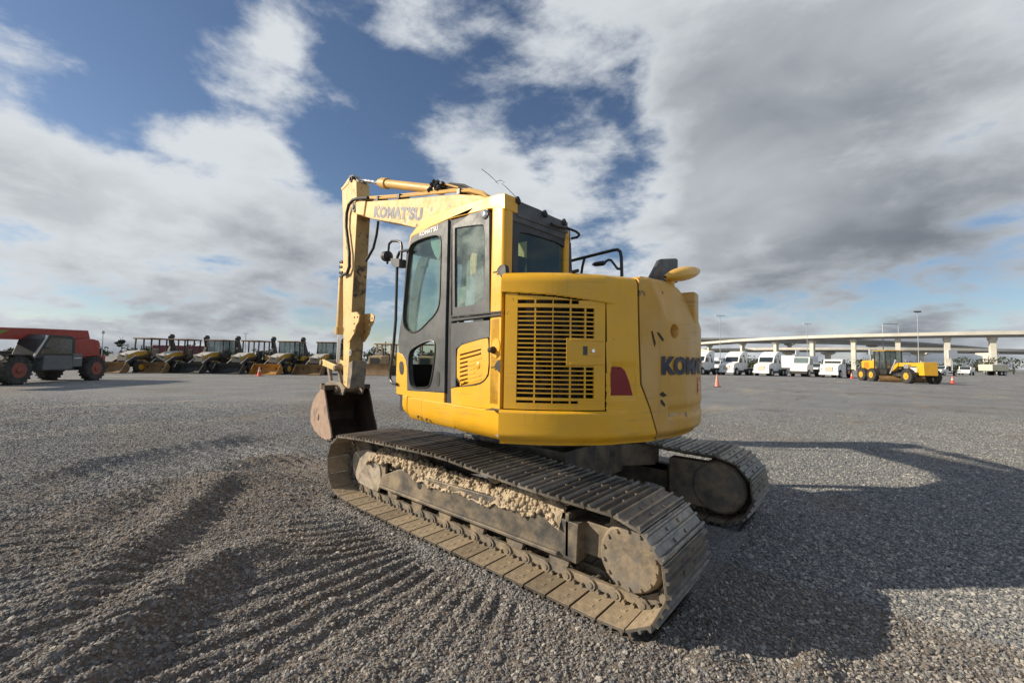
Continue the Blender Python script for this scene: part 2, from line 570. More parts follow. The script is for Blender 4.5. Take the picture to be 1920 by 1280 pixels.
RIDGES = [  # polyline in photo pixels on the ground, height, width on either side
    (polyl([(-60, 925), (150, 882), (300, 852), (420, 830), (478, 822)]), 0.120, 0.10, 0.34),
    (polyl([(120, 980), (250, 930), (330, 903), (450, 875), (600, 852)]), 0.095, 0.10, 0.28),
    (polyl([(535, 905), (470, 903), (425, 908), (370, 950), (250, 1050), (60, 1190)]), 0.135, 0.15, 0.30),
    (polyl([(535, 1060), (470, 1058), (420, 1066), (350, 1115), (210, 1230), (120, 1330)]), 0.150, 0.15, 0.32),
    (polyl([(700, 1275), (640, 1180), (590, 1110)]), 0.030, 0.10, 0.14),
    (polyl([(1310, 1262), (1365, 1195)]), 0.040, 0.06, 0.10),
    (polyl([(1510, 1275), (1525, 1200)]), 0.045, 0.06, 0.10),
]


def sstep(x, a, b):
    t = np.clip((x - a) / (b - a), 0, 1)
    return t * t * (3 - 2 * t)


def ground_height(x, y):
    x = np.asarray(x, float); y = np.asarray(y, float)
    r = np.hypot(x, y); phi = np.arctan2(y, x)
    near = 1 - sstep(np.hypot(x - CAM[0], y - CAM[1]), 9, 22)
    h = 0.03 * (fbm(x * 0.7, y * 0.7, 3, 3) - 0.5) + 0.022 * (fbm(x * 2.6, y * 2.6, 3, 9) - 0.5)
    # grouser prints left by the turning tracks, radial to the machine
    nse = fbm(x * 1.3, y * 1.3, 3, 21)
    wob = 2.2 * (fbm(x * 2.0, y * 2.0, 2, 33) - 0.5)
    g1 = np.cos(phi * 92 + wob * 2.0); g2 = np.cos(phi * 150 + wob * 2.0 + 1.3)
    g1 = np.sign(g1) * np.abs(g1) ** 0.55; g2 = np.sign(g2) * np.abs(g2) ** 0.6
    a1 = sstep(r, 1.40, 1.7) * (1 - sstep(r, 2.5, 2.9)); a2 = sstep(r, 2.5, 2.9) * (1 - sstep(r, 5.0, 6.0))
    left = sstep(phi, 0.02, 0.25) * (1 - sstep(phi, 2.15, 2.5))          # only on the worked side of the machine
    amp = 0.35 + 0.9 * sstep(nse, 0.38, 0.56)
    h = h + left * amp * (0.0140 * a1 * g1 + 0.0140 * a2 * g2)
    for P, ht, w0, w1 in RIDGES:
        d, s, fr = dist_poly(x, y, P)
        w = np.where(s > 0, w0, w1) * (0.85 + 0.5 * fbm(x * 2.5, y * 2.5, 2, 5))
        taper = np.minimum(1, 0.45 + 3 * np.minimum(fr, 1 - fr)) * (0.65 + 0.6 * fbm(x * 1.7, y * 1.7, 2, 77))
        h = h + ht * taper * np.exp(-(d / w) ** 2 * 1.3)
    h = h * near
    # pressed flat under the tracks, lightly banked against their sides
    for yc in (0.984, -0.984):
        dx = np.maximum(np.abs(x) - 1.66, 0); dy = np.maximum(np.abs(y - yc) - 0.33, 0)
        dd = np.hypot(dx, dy)
        k = sstep(dd, 0.0, 0.28)
        h = h * k + 0.022 * np.exp(-((dd - 0.05) / 0.06) ** 2) * (dd > 0) * (0.4 + fbm(x * 6, y * 6, 2, 8)) - 0.012 * (1 - sstep(dd, 0, 0.02))
    dd = np.hypot(np.maximum(np.abs(x - 4.6) - 0.5, 0), np.maximum(np.abs(y + 0.4) - 0.5, 0))
    h = h * sstep(dd, 0.0, 0.35) - 0.004
    return h


def dirt_mask(x, y):
    r = np.hypot(x, y)
    n = fbm(x * 0.9 + 5, y * 0.9, 4, 41)
    zone = np.exp(-((r - 2.9) / 1.5) ** 2) * sstep(np.arctan2(y, x), -0.1, 0.3)
    far = 0.55 * sstep(fbm(x * 0.16, y * 0.5, 4, 61), 0.60, 0.72)
    return np.clip(sstep(n + 0.42 * zone, 0.64, 0.90) * 0.95 + far * (r > 6), 0, 1)


def axis_vals(lo, hi, step, out_lo, out_hi, growth=1.18):
    a = list(np.arange(lo, hi + 1e-6, step)); s = step
    x = hi
    while x < out_hi:
        s *= growth; x += s; a.append(min(x, out_hi))
    x = lo; s = step
    while x > out_lo:
        s *= growth; x -= s; a.insert(0, max(x, out_lo))
    return np.array(a)


def build_ground(material):
    us = axis_vals(-4.4, 2.2, 0.0145, -6000, 6000, 1.06)
    vs = axis_vals(1.0, 6.6, 0.0145, -300, 6000, 1.045)
    U, V = np.meshgrid(us, vs)
    X = CAM[0] + cR0[0] * U + cFh[0] * V; Y = CAM[1] + cR0[1] * U + cFh[1] * V
    Z = ground_height(X, Y)
    nu, nv = len(us), len(vs)
    co = np.stack([X, Y, Z], -1).reshape(-1, 3)
    idx = np.arange(nu * nv).reshape(nv, nu)
    q = np.stack([idx[:-1, :-1], idx[:-1, 1:], idx[1:, 1:], idx[1:, :-1]], -1).reshape(-1, 4)
    me = bpy.data.meshes.new('ground')
    me.vertices.add(len(co)); me.vertices.foreach_set('co', co.ravel().astype(np.float32))
    me.loops.add(q.size); me.loops.foreach_set('vertex_index', q.ravel().astype(np.int32))
    me.polygons.add(len(q)); me.polygons.foreach_set('loop_start', np.arange(0, q.size, 4, dtype=np.int32))
    me.polygons.foreach_set('use_smooth', np.ones(len(q), dtype=bool))
    at = me.attributes.new('dirt', 'FLOAT', 'POINT')
    at.data.foreach_set('value', dirt_mask(co[:, 0], co[:, 1]).astype(np.float32))
    me.materials.append(material)
    me.update(calc_edges=True); me.validate()
    o = bpy.data.objects.new('ground', me); COL.objects.link(o)
    return set_props(o, 'grey crushed gravel yard with brown scraped track marks', None, None, 'structure')


def ground_material():
    m = bpy.data.materials.new('gravel_ground'); m.use_nodes = True
    t = m.node_tree; bs = t.nodes['Principled BSDF']; q = NG(t)
    pos = q.n('ShaderNodeNewGeometry').outputs['Position']
    vor = q.n('ShaderNodeTexVoronoi'); vor.inputs['Scale'].default_value = 75.0; q.link(pos, vor.inputs['Vector'])
    sepc = q.n('ShaderNodeSeparateColor'); q.link(vor.outputs['Color'], sepc.inputs[0])
    c = q.mix(sepc.outputs[0], (0.14, 0.143, 0.145), (0.385, 0.382, 0.37))
    n_ = q.noise(pos, 0.55, 6, 0.6, 0.3)
    c = q.mix(q.smooth(n_, 0.35, 0.7), c, q.mix(1.0, c, (0.80, 0.82, 0.86), 'MULTIPLY'))
    # pale tan worn streaks, stretched across the yard
    mp = q.n('ShaderNodeMapping'); mp.inputs['Rotation'].default_value = (0, 0, rad(49)); mp.inputs['Scale'].default_value = (0.9, 0.16, 1)
    q.link(pos, mp.inputs['Vector'])
    n2_ = q.noise(mp.outputs[0], 0.7, 6, 0.62, 0.2)
    c = q.mix(q.math('MULTIPLY', q.smooth(n2_, 0.52, 0.72), 0.6), c, (0.40, 0.345, 0.27))
    # darker rolled bands
    n3_ = q.noise(mp.outputs[0], 1.7, 5, 0.6)
    c = q.mix(q.math('MULTIPLY', q.smooth(n3_, 0.55, 0.70), 0.5), c, (0.115, 0.117, 0.12))
    at = q.n('ShaderNodeAttribute'); at.attribute_name = 'dirt'
    n5_ = q.noise(pos, 34, 5, 0.6)
    f = q.math('MULTIPLY', at.outputs['Fac'], q.smooth(n5_, 0.30, 0.62))
    c = q.mix(q.math('MULTIPLY', f, 0.85), c, (0.17, 0.120, 0.078))
    q.link(c, bs.inputs['Base Color'])
    bs.inputs['Roughness'].default_value = 0.9
    bs.inputs['Specular IOR Level'].default_value = 0.25
    inv = q.math('SUBTRACT', 1.0, vor.outputs['Distance'])
    b1 = q.n('ShaderNodeBump'); b1.inputs['Distance'].default_value = 0.010; b1.inputs['Strength'].default_value = 1.0
    q.link(inv, b1.inputs['Height'])
    nb = q.noise(pos, 7.0, 7, 0.7)
    b2 = q.n('ShaderNodeBump'); b2.inputs['Distance'].default_value = 0.05; b2.inputs['Strength'].default_value = 0.9
    q.link(nb, b2.inputs['Height']); q.link(b1.outputs[0], b2.inputs['Normal'])
    q.link(b2.outputs[0], bs.inputs['Normal'])
    return m


def gravel_material():
    m = bpy.data.materials.new('gravel_stone'); m.use_nodes = True
    t = m.node_tree; bs = t.nodes['Principled BSDF']; q = NG(t)
    at = q.n('ShaderNodeAttribute'); at.attribute_name = 'tone'; at.attribute_type = 'INSTANCER'
    ad = q.n('ShaderNodeAttribute'); ad.attribute_name = 'dirt'; ad.attribute_type = 'INSTANCER'
    r = q.n('ShaderNodeValToRGB'); q.link(at.outputs['Fac'], r.inputs[0])
    el = r.color_ramp.elements
    el[0].position = 0; el[0].color = (0.10, 0.103, 0.107, 1); el[1].position = 1; el[1].color = (0.48, 0.46, 0.42, 1)
    for p, c in ((0.35, (0.175, 0.178, 0.181, 1)), (0.7, (0.275, 0.272, 0.265, 1)), (0.9, (0.42, 0.39, 0.34, 1))):
        e = el.new(p); e.color = c
    c = q.mix(q.math('MULTIPLY', ad.outputs['Fac'], 0.6), r.outputs[0], (0.22, 0.17, 0.125))
    q.link(c, bs.inputs['Base Color'])
    bs.inputs['Roughness'].default_value = 0.8
    bs.inputs['Specular IOR Level'].default_value = 0.3
    return m


def build_gravel(n_total, material):
    rng = np.random.default_rng(5)
    # candidate stones over the near yard, denser close to the standpoint where single stones can be told apart
    k = int(n_total * 6)
    v = 0.95 + (15.0 - 0.95) * rng.random(k) ** 1.9
    u = (rng.random(k) * 2 - 1) * (v * 1.30 + 1.1)
    dens = (v * 1.30 + 1.1)
    pdf = ((v - 0.95) / 14.05) ** (1 / 1.9 - 1) / 1.9 / 14.05
    want = dens * np.where(v < 2.8, 1.0, (2.8 / v) ** 1.8) * (1 - sstep(v, 10, 15))
    w_ = want / pdf
    keep = rng.random(k) < np.clip(w_ / np.percentile(w_, 99.5), 0, 1)
    u, v = u[keep][:n_total], v[keep][:n_total]
    print('stones', len(u), keep.sum())
    x = CAM[0] + cR0[0] * u + cFh[0] * v; y = CAM[1] + cR0[1] * u + cFh[1] * v
    under = np.zeros(len(x), bool)
    for yc in (0.984, -0.984):
        under |= (np.abs(x) < 1.70) & (np.abs(y - yc) < 0.29)
    under |= (np.abs(x) < 1.75) & (np.abs(y) < 0.7)
    dirt = dirt_mask(x, y)
    under |= rng.random(len(x)) < dirt * 0.45
    u, v, x, y, dirt = [a[~under] for a in (u, v, x, y, dirt)]
    n = len(x)
    s = np.clip(rng.lognormal(math.log(0.0058), 0.32, n), 0.003, 0.015)
    z = ground_height(x, y) + s * 0.30
    me = bpy.data.meshes.new('gravel')
    me.vertices.add(n); me.vertices.foreach_set('co', np.stack([x, y, z], -1).ravel().astype(np.float32))
    a = me.attributes.new('ssc', 'FLOAT_VECTOR', 'POINT')
    sc = np.stack([s * (0.9 + 0.7 * rng.random(n)), s * (0.75 + 0.5 * rng.random(n)), s * (0.5 + 0.4 * rng.random(n))], -1)
    a.data.foreach_set('vector', sc.ravel().astype(np.float32))
    a = me.attributes.new('srt', 'FLOAT_VECTOR', 'POINT')
    rt = np.stack([(rng.random(n) - .5) * 1.3, (rng.random(n) - .5) * 1.3, rng.random(n) * 6.28], -1)
    a.data.foreach_set('vector', rt.ravel().astype(np.float32))
    a = me.attributes.new('tone', 'FLOAT', 'POINT'); a.data.foreach_set('value', rng.random(n).astype(np.float32))
    a = me.attributes.new('dirt', 'FLOAT', 'POINT'); a.data.foreach_set('value', (dirt * rng.random(n)).astype(np.float32))
    me.update()
    o = bpy.data.objects.new('gravel', me); COL.objects.link(o)
    ng = bpy.data.node_groups.new('scatter_gravel', 'GeometryNodeTree')
    ng.interface.new_socket('Geometry', in_out='INPUT', socket_type='NodeSocketGeometry')
    ng.interface.new_socket('Geometry', in_out='OUTPUT', socket_type='NodeSocketGeometry')
    N = ng.nodes; L = ng.links
    gi = N.new('NodeGroupInput'); go = N.new('NodeGroupOutput')
    ico = N.new('GeometryNodeMeshIcoSphere'); ico.inputs['Subdivisions'].default_value = 2
    sp = N.new('GeometryNodeSetPosition'); nz = N.new('ShaderNodeTexNoise'); nz.inputs['Scale'].default_value = 1.5; nz.inputs['Detail'].default_value = 1.0
    nrm = N.new('GeometryNodeInputNormal')
    ma = N.new('ShaderNodeMath'); ma.operation = 'MULTIPLY_ADD'; ma.inputs[1].default_value = 1.5; ma.inputs[2].default_value = -0.75
    L.new(nz.outputs['Fac'], ma.inputs[0])
    vm = N.new('ShaderNodeVectorMath'); vm.operation = 'SCALE'; L.new(nrm.outputs[0], vm.inputs[0]); L.new(ma.outputs[0], vm.inputs['Scale'])
    L.new(ico.outputs['Mesh'], sp.inputs['Geometry']); L.new(vm.outputs[0], sp.inputs['Offset'])
    sm = N.new('GeometryNodeSetMaterial'); sm.inputs['Material'].default_value = material
    L.new(sp.outputs[0], sm.inputs['Geometry'])
    ip = N.new('GeometryNodeInstanceOnPoints')
    L.new(gi.outputs[0], ip.inputs['Points']); L.new(sm.outputs[0], ip.inputs['Instance'])
    na = N.new('GeometryNodeInputNamedAttribute'); na.data_type = 'FLOAT_VECTOR'; na.inputs[0].default_value = 'ssc'
    nr = N.new('GeometryNodeInputNamedAttribute'); nr.data_type = 'FLOAT_VECTOR'; nr.inputs[0].default_value = 'srt'
    e2r = N.new('FunctionNodeEulerToRotation'); L.new(nr.outputs[0], e2r.inputs[0]); L.new(e2r.outputs[0], ip.inputs['Rotation'])
    L.new(na.outputs[0], ip.inputs['Scale'])
    L.new(ip.outputs[0], go.inputs[0])
    md = o.modifiers.new('scatter', 'NODES'); md.node_group = ng
    me.materials.append(material)
    return set_props(o, 'loose grey crushed gravel stones strewn over the yard', 'gravel', None, 'stuff')


ground = build_ground(ground_material())
N_STONES = 480000
gravel = build_gravel(N_STONES, gravel_material())

# ------------------------------------------------------------------ the excavator
exc = thing('excavator', 'large yellow crawler excavator with grey cab door, standing in the middle of the yard', 'excavator')
UANG = rad(-5.5)                      # the house is swung slightly to the right of the tracks
_c, _s = math.cos(UANG), math.sin(UANG)
MU = np.array([[_c, _s, 0], [-_s, _c, 0], [0, 0, 1]])
CAMU = MU @ CAM


def UY(px, py, y):
    """house frame: (x, z) where the pixel's line of sight meets the plane y"""
    d = MU @ ray(px, py); p = CAMU + d * (y - CAMU[1]) / d[1]
    return (p[0], p[2])


def UX(px, py, x):
    d = MU @ ray(px, py); p = CAMU + d * (x - CAMU[0]) / d[0]
    return (p[1], p[2])


def UZ(px, py, z):
    d = MU @ ray(px, py); p = CAMU + d * (z - CAMU[2]) / d[2]
    return (p[0], p[1], z)


def UP(px, py, y):
    x, z = UY(px, py, y)
    return (x, y, z)


def UC(px, py, R=1.5):
    """(angle in degrees, z) on the tail cylinder"""
    d = MU @ ray(px, py)
    A = d[0] ** 2 + d[1] ** 2; B = CAMU[0] * d[0] + CAMU[1] * d[1]; D = CAMU[0] ** 2 + CAMU[1] ** 2 - R * R
    t = (-B - math.sqrt(max(0, B * B - A * D))) / A; p = CAMU + t * d
    return math.degrees(math.atan2(p[1], p[0])) % 360, p[2]


def WY(px, py, y):
    d = ray(px, py); p = CAM + d * (y - CAM[1]) / d[1]
    return (p[0], p[2])


def cyl3(th, z, r=1.5):
    return (r * math.cos(rad(th)), r * math.sin(rad(th)), z)


HALF_L, TG, TW = 1.8165, 0.984, 0.66
# path of the shoe plates (x, z), clockwise seen from the left: along the top to the rear, round the sprocket, along the ground, round the idler


def track_path():
    pts = []
    top = [(1.46, 0.642), (1.1, 0.664), (0.6, 0.676), (0.15, 0.684), (-0.1, 0.682), (-0.45, 0.655), (-0.8, 0.632), (-1.15, 0.618), (-1.49, 0.612)]
    pts += top
    rc, rr = (-1.498, 0.320), 0.291
    for a in range(80, -91, -8):
        pts.append((rc[0] - rr * math.cos(rad(a)) * 1.0, rc[1] + rr * math.sin(rad(a))))
    pts += [(-1.2, 0.028), (0, 0.028), (1.25, 0.028)]
    fc, fr = (1.478, 0.338), 0.308
    pts += [(1.40, 0.045)]
    for a in range(-68, 86, 8):
        pts.append((fc[0] + fr * math.cos(rad(a)), fc[1] + fr * math.sin(rad(a))))
    return np.array(pts)


def resample(P, n, shift=0.0):
    Q = np.vstack([P, P[:1]])
    seg = np.hypot(*np.diff(Q, axis=0).T); cum = np.r_[0, np.cumsum(seg)]
    s = (np.arange(n) + shift) / n * cum[-1]
    return np.stack([np.interp(s, cum, Q[:, 0]), np.interp(s, cum, Q[:, 1])], -1), cum[-1]


TP = track_path()
_, perim = resample(TP, 10)
NSH = int(round(perim / 0.1712))
NODES, _ = resample(TP, NSH, 0.35)


def shoe_mesh():
    mb = MB(); w = TW / 2; L = 0.0805
    prof = [(-L, -0.006), (L, -0.006), (L, 0.004), (0.072, 0.006), (0.068, 0.024), (0.057, 0.024), (0.050, 0.007),
            (0.010, 0.006), (0.006, 0.022), (-0.006, 0.022), (-0.010, 0.006), (-0.050, 0.007), (-0.058, 0.026), (-0.070, 0.026), (-0.075, 0.006), (-L, 0.004)]
    mb.plate(prof, [], lambda a, b: (a, -w, b), lambda a, b: (a, w, b))
    # inner (mud covered) face a hair below the plate
    mb.cur = 1
    mb.box(-L + 0.003, L - 0.003, -w + 0.004, w - 0.004, -0.0095, -0.0062)
    mb.cur = 0
    for yy in (-0.085, 0.085):
        for xx in (-0.034, 0.030):
            mb.lathe((xx, yy, 0.005), (xx, yy, 0.015), [(0.012, 0), (0.010, 1)], 6)
    mb.cur = 1
    for yy in (-0.14, 0.16, -0.25, 0.24):
        mb.box(-0.03, 0.015, yy - 0.014, yy + 0.014, -0.012, -0.0094)
    return mb.mesh('track_shoe', [MT['steel'], MT['steelin']])


SHOE = shoe_mesh()


def link_geometry(mb, p0, p1, y, nrm_in):
    """one pair of links between two pins, on the inner side of the shoe"""
    d = (p1 - p0); L = np.linalg.norm(d); d = d / L
    for s in (-1, 1):
        yy = y + s * 0.075
        a = p0 + nrm_in * 0.048; b = p1 + nrm_in * 0.048
        A = (a[0], yy, a[1]); B = (b[0], yy, b[1])
        mb.bar(A, B, 0.026, 0.052, up=(nrm_in[0], 0, nrm_in[1]))
        q = a - nrm_in * 0.008
        mb.cyl((q[0], yy - 0.028, q[1]), (q[0], yy + 0.028, q[1]), 0.036, n=10)
        for f in (0.35, 0.68):
            c = p0 + d * L * f + nrm_in * 0.018
            mb.cyl((c[0], yy - 0.030 * s, c[1]), (c[0], yy + 0.038 * s, c[1]), 0.013, n=6)
    q = p0 + nrm_in * 0.040
    mb.cyl((q[0], y - 0.11, q[1]), (q[0], y + 0.11, q[1]), 0.018, n=8)


def build_track(side):
    y = TG * side
    mb = MB()
    normals = []
    for i in range(NSH):
        p0, p1 = NODES[i], NODES[(i + 1) % NSH]
        d = (p1 - p0) / np.linalg.norm(p1 - p0)
        out = np.array([d[1], -d[0]])       # path runs top -> rear -> bottom -> front: outward is to the left of travel
        mid = (p0 + p1) / 2
        if out @ (mid - np.array([0, 0.33])) < 0 and abs(mid[0]) > 1.45: out = -out
        if abs(mid[0]) <= 1.45: out = out if (out[1] > 0) == (mid[1] > 0.33) else -out
        normals.append((mid, d, out))
        link_geometry(mb, p0, p1, y, -out)
    chain = mb.build('track_chain', MT['cover'], exc)
    for k, (mid, d, out) in enumerate(normals):
        ang = math.atan2(out[0], out[1])       # rotate local z to the outward normal, about y
        inst('track_shoe', SHOE, chain, (mid[0], y, mid[1]), (0, ang, 0))
    # frame
    s = side; yo = 0.155; yin = -0.16
    fr = MB()
    outer = [WY(*p, TG + yo) for p in [(706, 912), (1000, 1019), (1077, 1060), (1081, 985), (1000, 955), (918, 932), (787, 894), (745, 880), (712, 892)]]
    fr.prism(outer, y + s * (yo - 0.02), y + s * yin)
    # upper sloped deck of the frame, reaching up to the carrier rollers
    fr.prismx([(y + s * 0.09, 0.36), (y - s * 0.01, 0.44), (y + s * yin, 0.44), (y + s * yin, 0.36)], -1.0, 1.1)
    # lower flange, proud of the side
    fr.box(-1.02, 1.05, y + s * (yo - 0.02) - 0.002, y + s * (yo + 0.012), 0.198, 0.222)
    # rear plate towards the sprocket
    fr.box(-1.09, -1.06, y - 0.14, y + 0.135, 0.20, 0.47)
    fr.box(-1.50, -1.05, y - 0.10, y + 0.045, 0.22, 0.42)
    # front fork to the idler
    fr.box(1.02, 1.36, y + s * 0.090, y + s * 0.116, 0.22, 0.44)
    fr.box(1.02, 1.36, y - s * 0.128, y - s * 0.100, 0.22, 0.44)
    frame = fr.build('track_frame', MT['frame'], exc, bevel=0.006)
    # hole and step lug on the frame side
    hx, hz = WY(783, 911, TG + yo)
    MB().cyl((hx, y + s * (yo - 0.022), hz), (hx, y + s * (yo - 0.0175), hz), 0.030, n=20).build('frame_hole', MT['black'], frame)
    # idler with its guard
    idl = MB()
    idl.lathe((1.478, y - 0.085, 0.338), (1.478, y + 0.085, 0.338), [(0.05, 0), (0.235, 0.02), (0.235, 0.32), (0.262, 0.34), (0.262, 0.66), (0.235, 0.68), (0.235, 0.98), (0.05, 1)], 36)
    idl.build('idler_wheel', MT['steelin'], frame)
    gpts = [WY(*p, TG + 0.13) for p in [(662, 850), (668, 845), (690, 842), (705, 850), (712, 880), (714, 905), (707, 922), (690, 915), (672, 905), (662, 885), (661, 865)]]
    gd = MB(); gd.prism(gpts, y + s * 0.105, y + s * 0.128)
    gd.build('idler_guard', MT['guard'], frame, bevel=0.008)
    # rollers
    for i in range(6):
        x = -0.98 + i * 0.385
        rb = MB()
        rb.lathe((x, y - 0.085, 0.150), (x, y + 0.085, 0.150), [(0.04, 0), (0.078, 0.02), (0.078, 0.25), (0.058, 0.3), (0.058, 0.7), (0.078, 0.75), (0.078, 0.98), (0.04, 1)], 18)
        rb.build('track_roller', MT['cover'], frame)
    for x in (0.62, -0.38):
        cr = MB()
        cr.cyl((x, y - 0.06, 0.560), (x, y + 0.12, 0.560), 0.030, n=12)
        cr.lathe((x, y - 0.05, 0.560), (x, y + 0.10, 0.560), [(0.05, 0), (0.056, 0.1), (0.056, 0.85), (0.035, 1)], 18)
        cr.bar((x, y - 0.08, 0.44), (x, y - 0.08, 0.56), 0.05, 0.05)
        cr.build('carrier_roller', MT['cover'], frame)
    # sprocket and final drive
    sx, sz = -1.498, 0.320
    teeth = []
    for k in range(42):
        r = 0.245 if k % 2 else 0.218
        a = 2 * math.pi * k / 42
        teeth.append((sx + r * math.cos(a), sz + r * math.sin(a)))
    sp = MB(); sp.prism(teeth, y - 0.022, y + 0.022)
    sp.cyl((sx, y - 0.06, sz), (sx, y + s * 0.075, sz), 0.195, n=36)
    sprocket = sp.build('sprocket', MT['steelin'], frame, bevel=0.004)
    fd = MB()
    y0, y1 = (y + s * 0.07, y + s * 0.145)
    fd.lathe((sx, y0, sz), (sx, y1, sz), [(0.188, 0), (0.188, 0.55), (0.180, 0.6), (0.180, 0.9), (0.172, 1.0)], 44)
    for k in range(14):
        a = 2 * math.pi * k / 14 + 0.2
        bx, bz = sx + 0.160 * math.cos(a), sz + 0.160 * math.sin(a)
        fd.lathe((bx, y1, bz), (bx, y1 + s * 0.012, bz), [(0.0115, 0), (0.010, 1)], 6)
    fd.build('final_drive_cover', MT['cover'], frame)
    return frame


def mud_heap(frame, side):
    """dried mud and clods caked along the top of the track frame"""
    y = TG * side; s = side
    rng = random.Random(3 + side)
    mb = MB()
    xs = np.linspace(-1.03, 1.36, 260); ts = np.linspace(0, 1, 26)

    def top(x):
        return 0.430 + 0.075 * float(fbm(x * 3 + 9, 0.5, 3, 11)) + 0.085 * math.exp(-((x + 0.80) / 0.30) ** 2) + 0.085 * math.exp(-((x - 0.95) / 0.32) ** 2)

    def fn(x, t):
        yy = y + s * (-0.02 + 0.172 * t)
        drop = 0.05 * t * t + 0.06 * max(0, t - 0.7) / 0.3 * (0.3 + 1.2 * float(vnoise(x * 9, 3.3, 4)))
        if x < -0.55: drop += 0.12 * max(0, t - 0.75) / 0.25 * float(sstep(np.array(-x), 0.55, 0.8)) * float(vnoise(x * 7, 1.3, 14))
        z = top(x) - drop + 0.040 * (float(fbm(x * 10, t * 2.0, 3, 2)) - 0.5) * 2
        yy += s * 0.016 * (float(fbm(x * 9 + 4, t * 2, 2, 6)) - 0.5) * 2
        return (x, yy, z)
    mb.grid(fn, xs, ts)
    for k in range(1900):
        x = rng.choice([rng.uniform(-1.02, 1.34), rng.gauss(-0.75, 0.22), rng.gauss(0.95, 0.25)])
        if not -1.04 < x < 1.36: continue
        t = rng.uniform(0.05, 1.0)
        c = Vector(fn(x, t))
        r = rng.choice([0.006, 0.008, 0.010, 0.013, 0.018, 0.024]) * rng.uniform(0.6, 1.25)
        bmv = []
        ph = [rng.uniform(0.6, 1.25) for _ in range(12)]
        t_ = (1 + 5 ** 0.5) / 2
        ico = [(-1, t_, 0), (1, t_, 0), (-1, -t_, 0), (1, -t_, 0), (0, -1, t_), (0, 1, t_), (0, -1, -t_), (0, 1, -t_), (t_, 0, -1), (t_, 0, 1), (-t_, 0, -1), (-t_, 0, 1)]
        mb.add([c + Vector(p) * (r / 1.9 * ph[i]) for i, p in enumerate(ico)],
               [(0, 11, 5), (0, 5, 1), (0, 1, 7), (0, 7, 10), (0, 10, 11), (1, 5, 9), (5, 11, 4), (11, 10, 2), (10, 7, 6), (7, 1, 8), (3, 9, 4), (3, 4, 2), (3, 2, 6), (3, 6, 8), (3, 8, 9), (4, 9, 5), (2, 4, 11), (6, 2, 10), (8, 6, 7), (9, 8, 1)])
    o = mb.build('caked_mud', MT['mud'], frame, smooth=80)
    o['kind'] = 'stuff'
    return o


frameL = build_track(1)
frameR = build_track(-1)
mud_heap(frameL, 1)
# inner mud plate over the right sprocket housing, and the car body between the tracks
cb = MB()
cb.prismz([(0.75, 0.86), (0.45, 0.55), (0.5, -0.5), (0.75, -0.86), (0.35, -0.86), (0.1, -0.62), (-0.25, -0.62), (-0.5, -0.86), (-0.9, -0.86), (-0.62, -0.5), (-0.62, 0.5), (-0.9, 0.86), (-0.5, 0.86), (-0.25, 0.62), (0.1, 0.62), (0.35, 0.86)], 0.40, 0.62)
cb.box(-0.66, 0.55, -0.52, 0.52, 0.36, 0.70)
carbody = cb.build('car_body', MT['frame'], exc, bevel=0.01)
sc = MB(); sc.lathe((0, 0, 0.68), (0, 0, 0.90), [(0.62, 0), (0.62, 0.35), (0.56, 0.4), (0.56, 1)], 48)
for k in range(30):
    a = 2 * math.pi * k / 30
    sc.lathe((0.59 * math.cos(a), 0.59 * math.sin(a), 0.765), (0.59 * math.cos(a), 0.59 * math.sin(a), 0.79), [(0.014, 0), (0.014, 1)], 6)
sc.build('swing_circle', MT['frame'], exc)
# motor guard seen between the tracks: a rounded dusty housing on the inner side of the right sprocket
mg = MB(); mg.lathe((-1.49, -0.85, 0.325), (-1.49, -0.70, 0.325), [(0.235, 0), (0.235, 0.8), (0.21, 1.0)], 36)
mg.box(-1.49, -1.05, -0.845, -0.713, 0.12, 0.53)
mg.build('motor_guard', MT['cover'], exc, bevel=0.01)
mg2 = MB(); mg2.lathe((-1.49, 0.85, 0.325), (-1.49, 0.70, 0.325), [(0.235, 0), (0.235, 0.8), (0.21, 1.0)], 36)
mg2.box(-1.49, -1.05, 0.713, 0.845, 0.12, 0.53)
mg2.build('motor_guard', MT['cover'], exc, bevel=0.01)

# ------------------------------------------------------------------ house (everything that swings): parts carry the swing rotation
UROT = (0, 0, UANG)
YC = 1.185      # plane of the cab's left side
YS = 1.20       # plane of the deck side


def ubuild(mb, name, m, bevel=0.0, seg=2, parent=None, smooth=35, weld=False):
    if parent is None:
        return mb.build(name, m, exc, bevel, seg, smooth, rot=UROT, weld=weld)
    return mb.build(name, m, parent, bevel, seg, smooth, weld=weld)


def arc(a0, a1, n, r=1.5):
    return [(r * math.cos(rad(a0 + (a1 - a0) * i / n)), r * math.sin(rad(a0 + (a1 - a0) * i / n))) for i in range(n + 1)]


# floor frame of the house
fl = MB()
fl.prismz([(0.70, 1.10), (0.70, -1.10)] + [(-0.6, -1.15)] + arc(240, 122, 40, 1.42)[0:] + [(-0.6, 1.15)], 0.905, 0.96)
fl.box(-1.2, 0.6, -0.35, -0.30, 0.83, 0.905); fl.box(-1.2, 0.6, 0.30, 0.35, 0.83, 0.905)
ubuild(fl, 'floor_frame', MT['frame'])


# --- deck side panels: a profile swept along the left edge
def skirt_profile(ztop, zbot, tuck):
    return [(-0.035, ztop), (-0.006, ztop), (0.0, ztop - 0.008), (0.0, ztop - 0.09), (-0.012, zbot + 0.06), (-tuck, zbot + 0.015), (-tuck - 0.02, zbot), (-tuck - 0.05, zbot)]


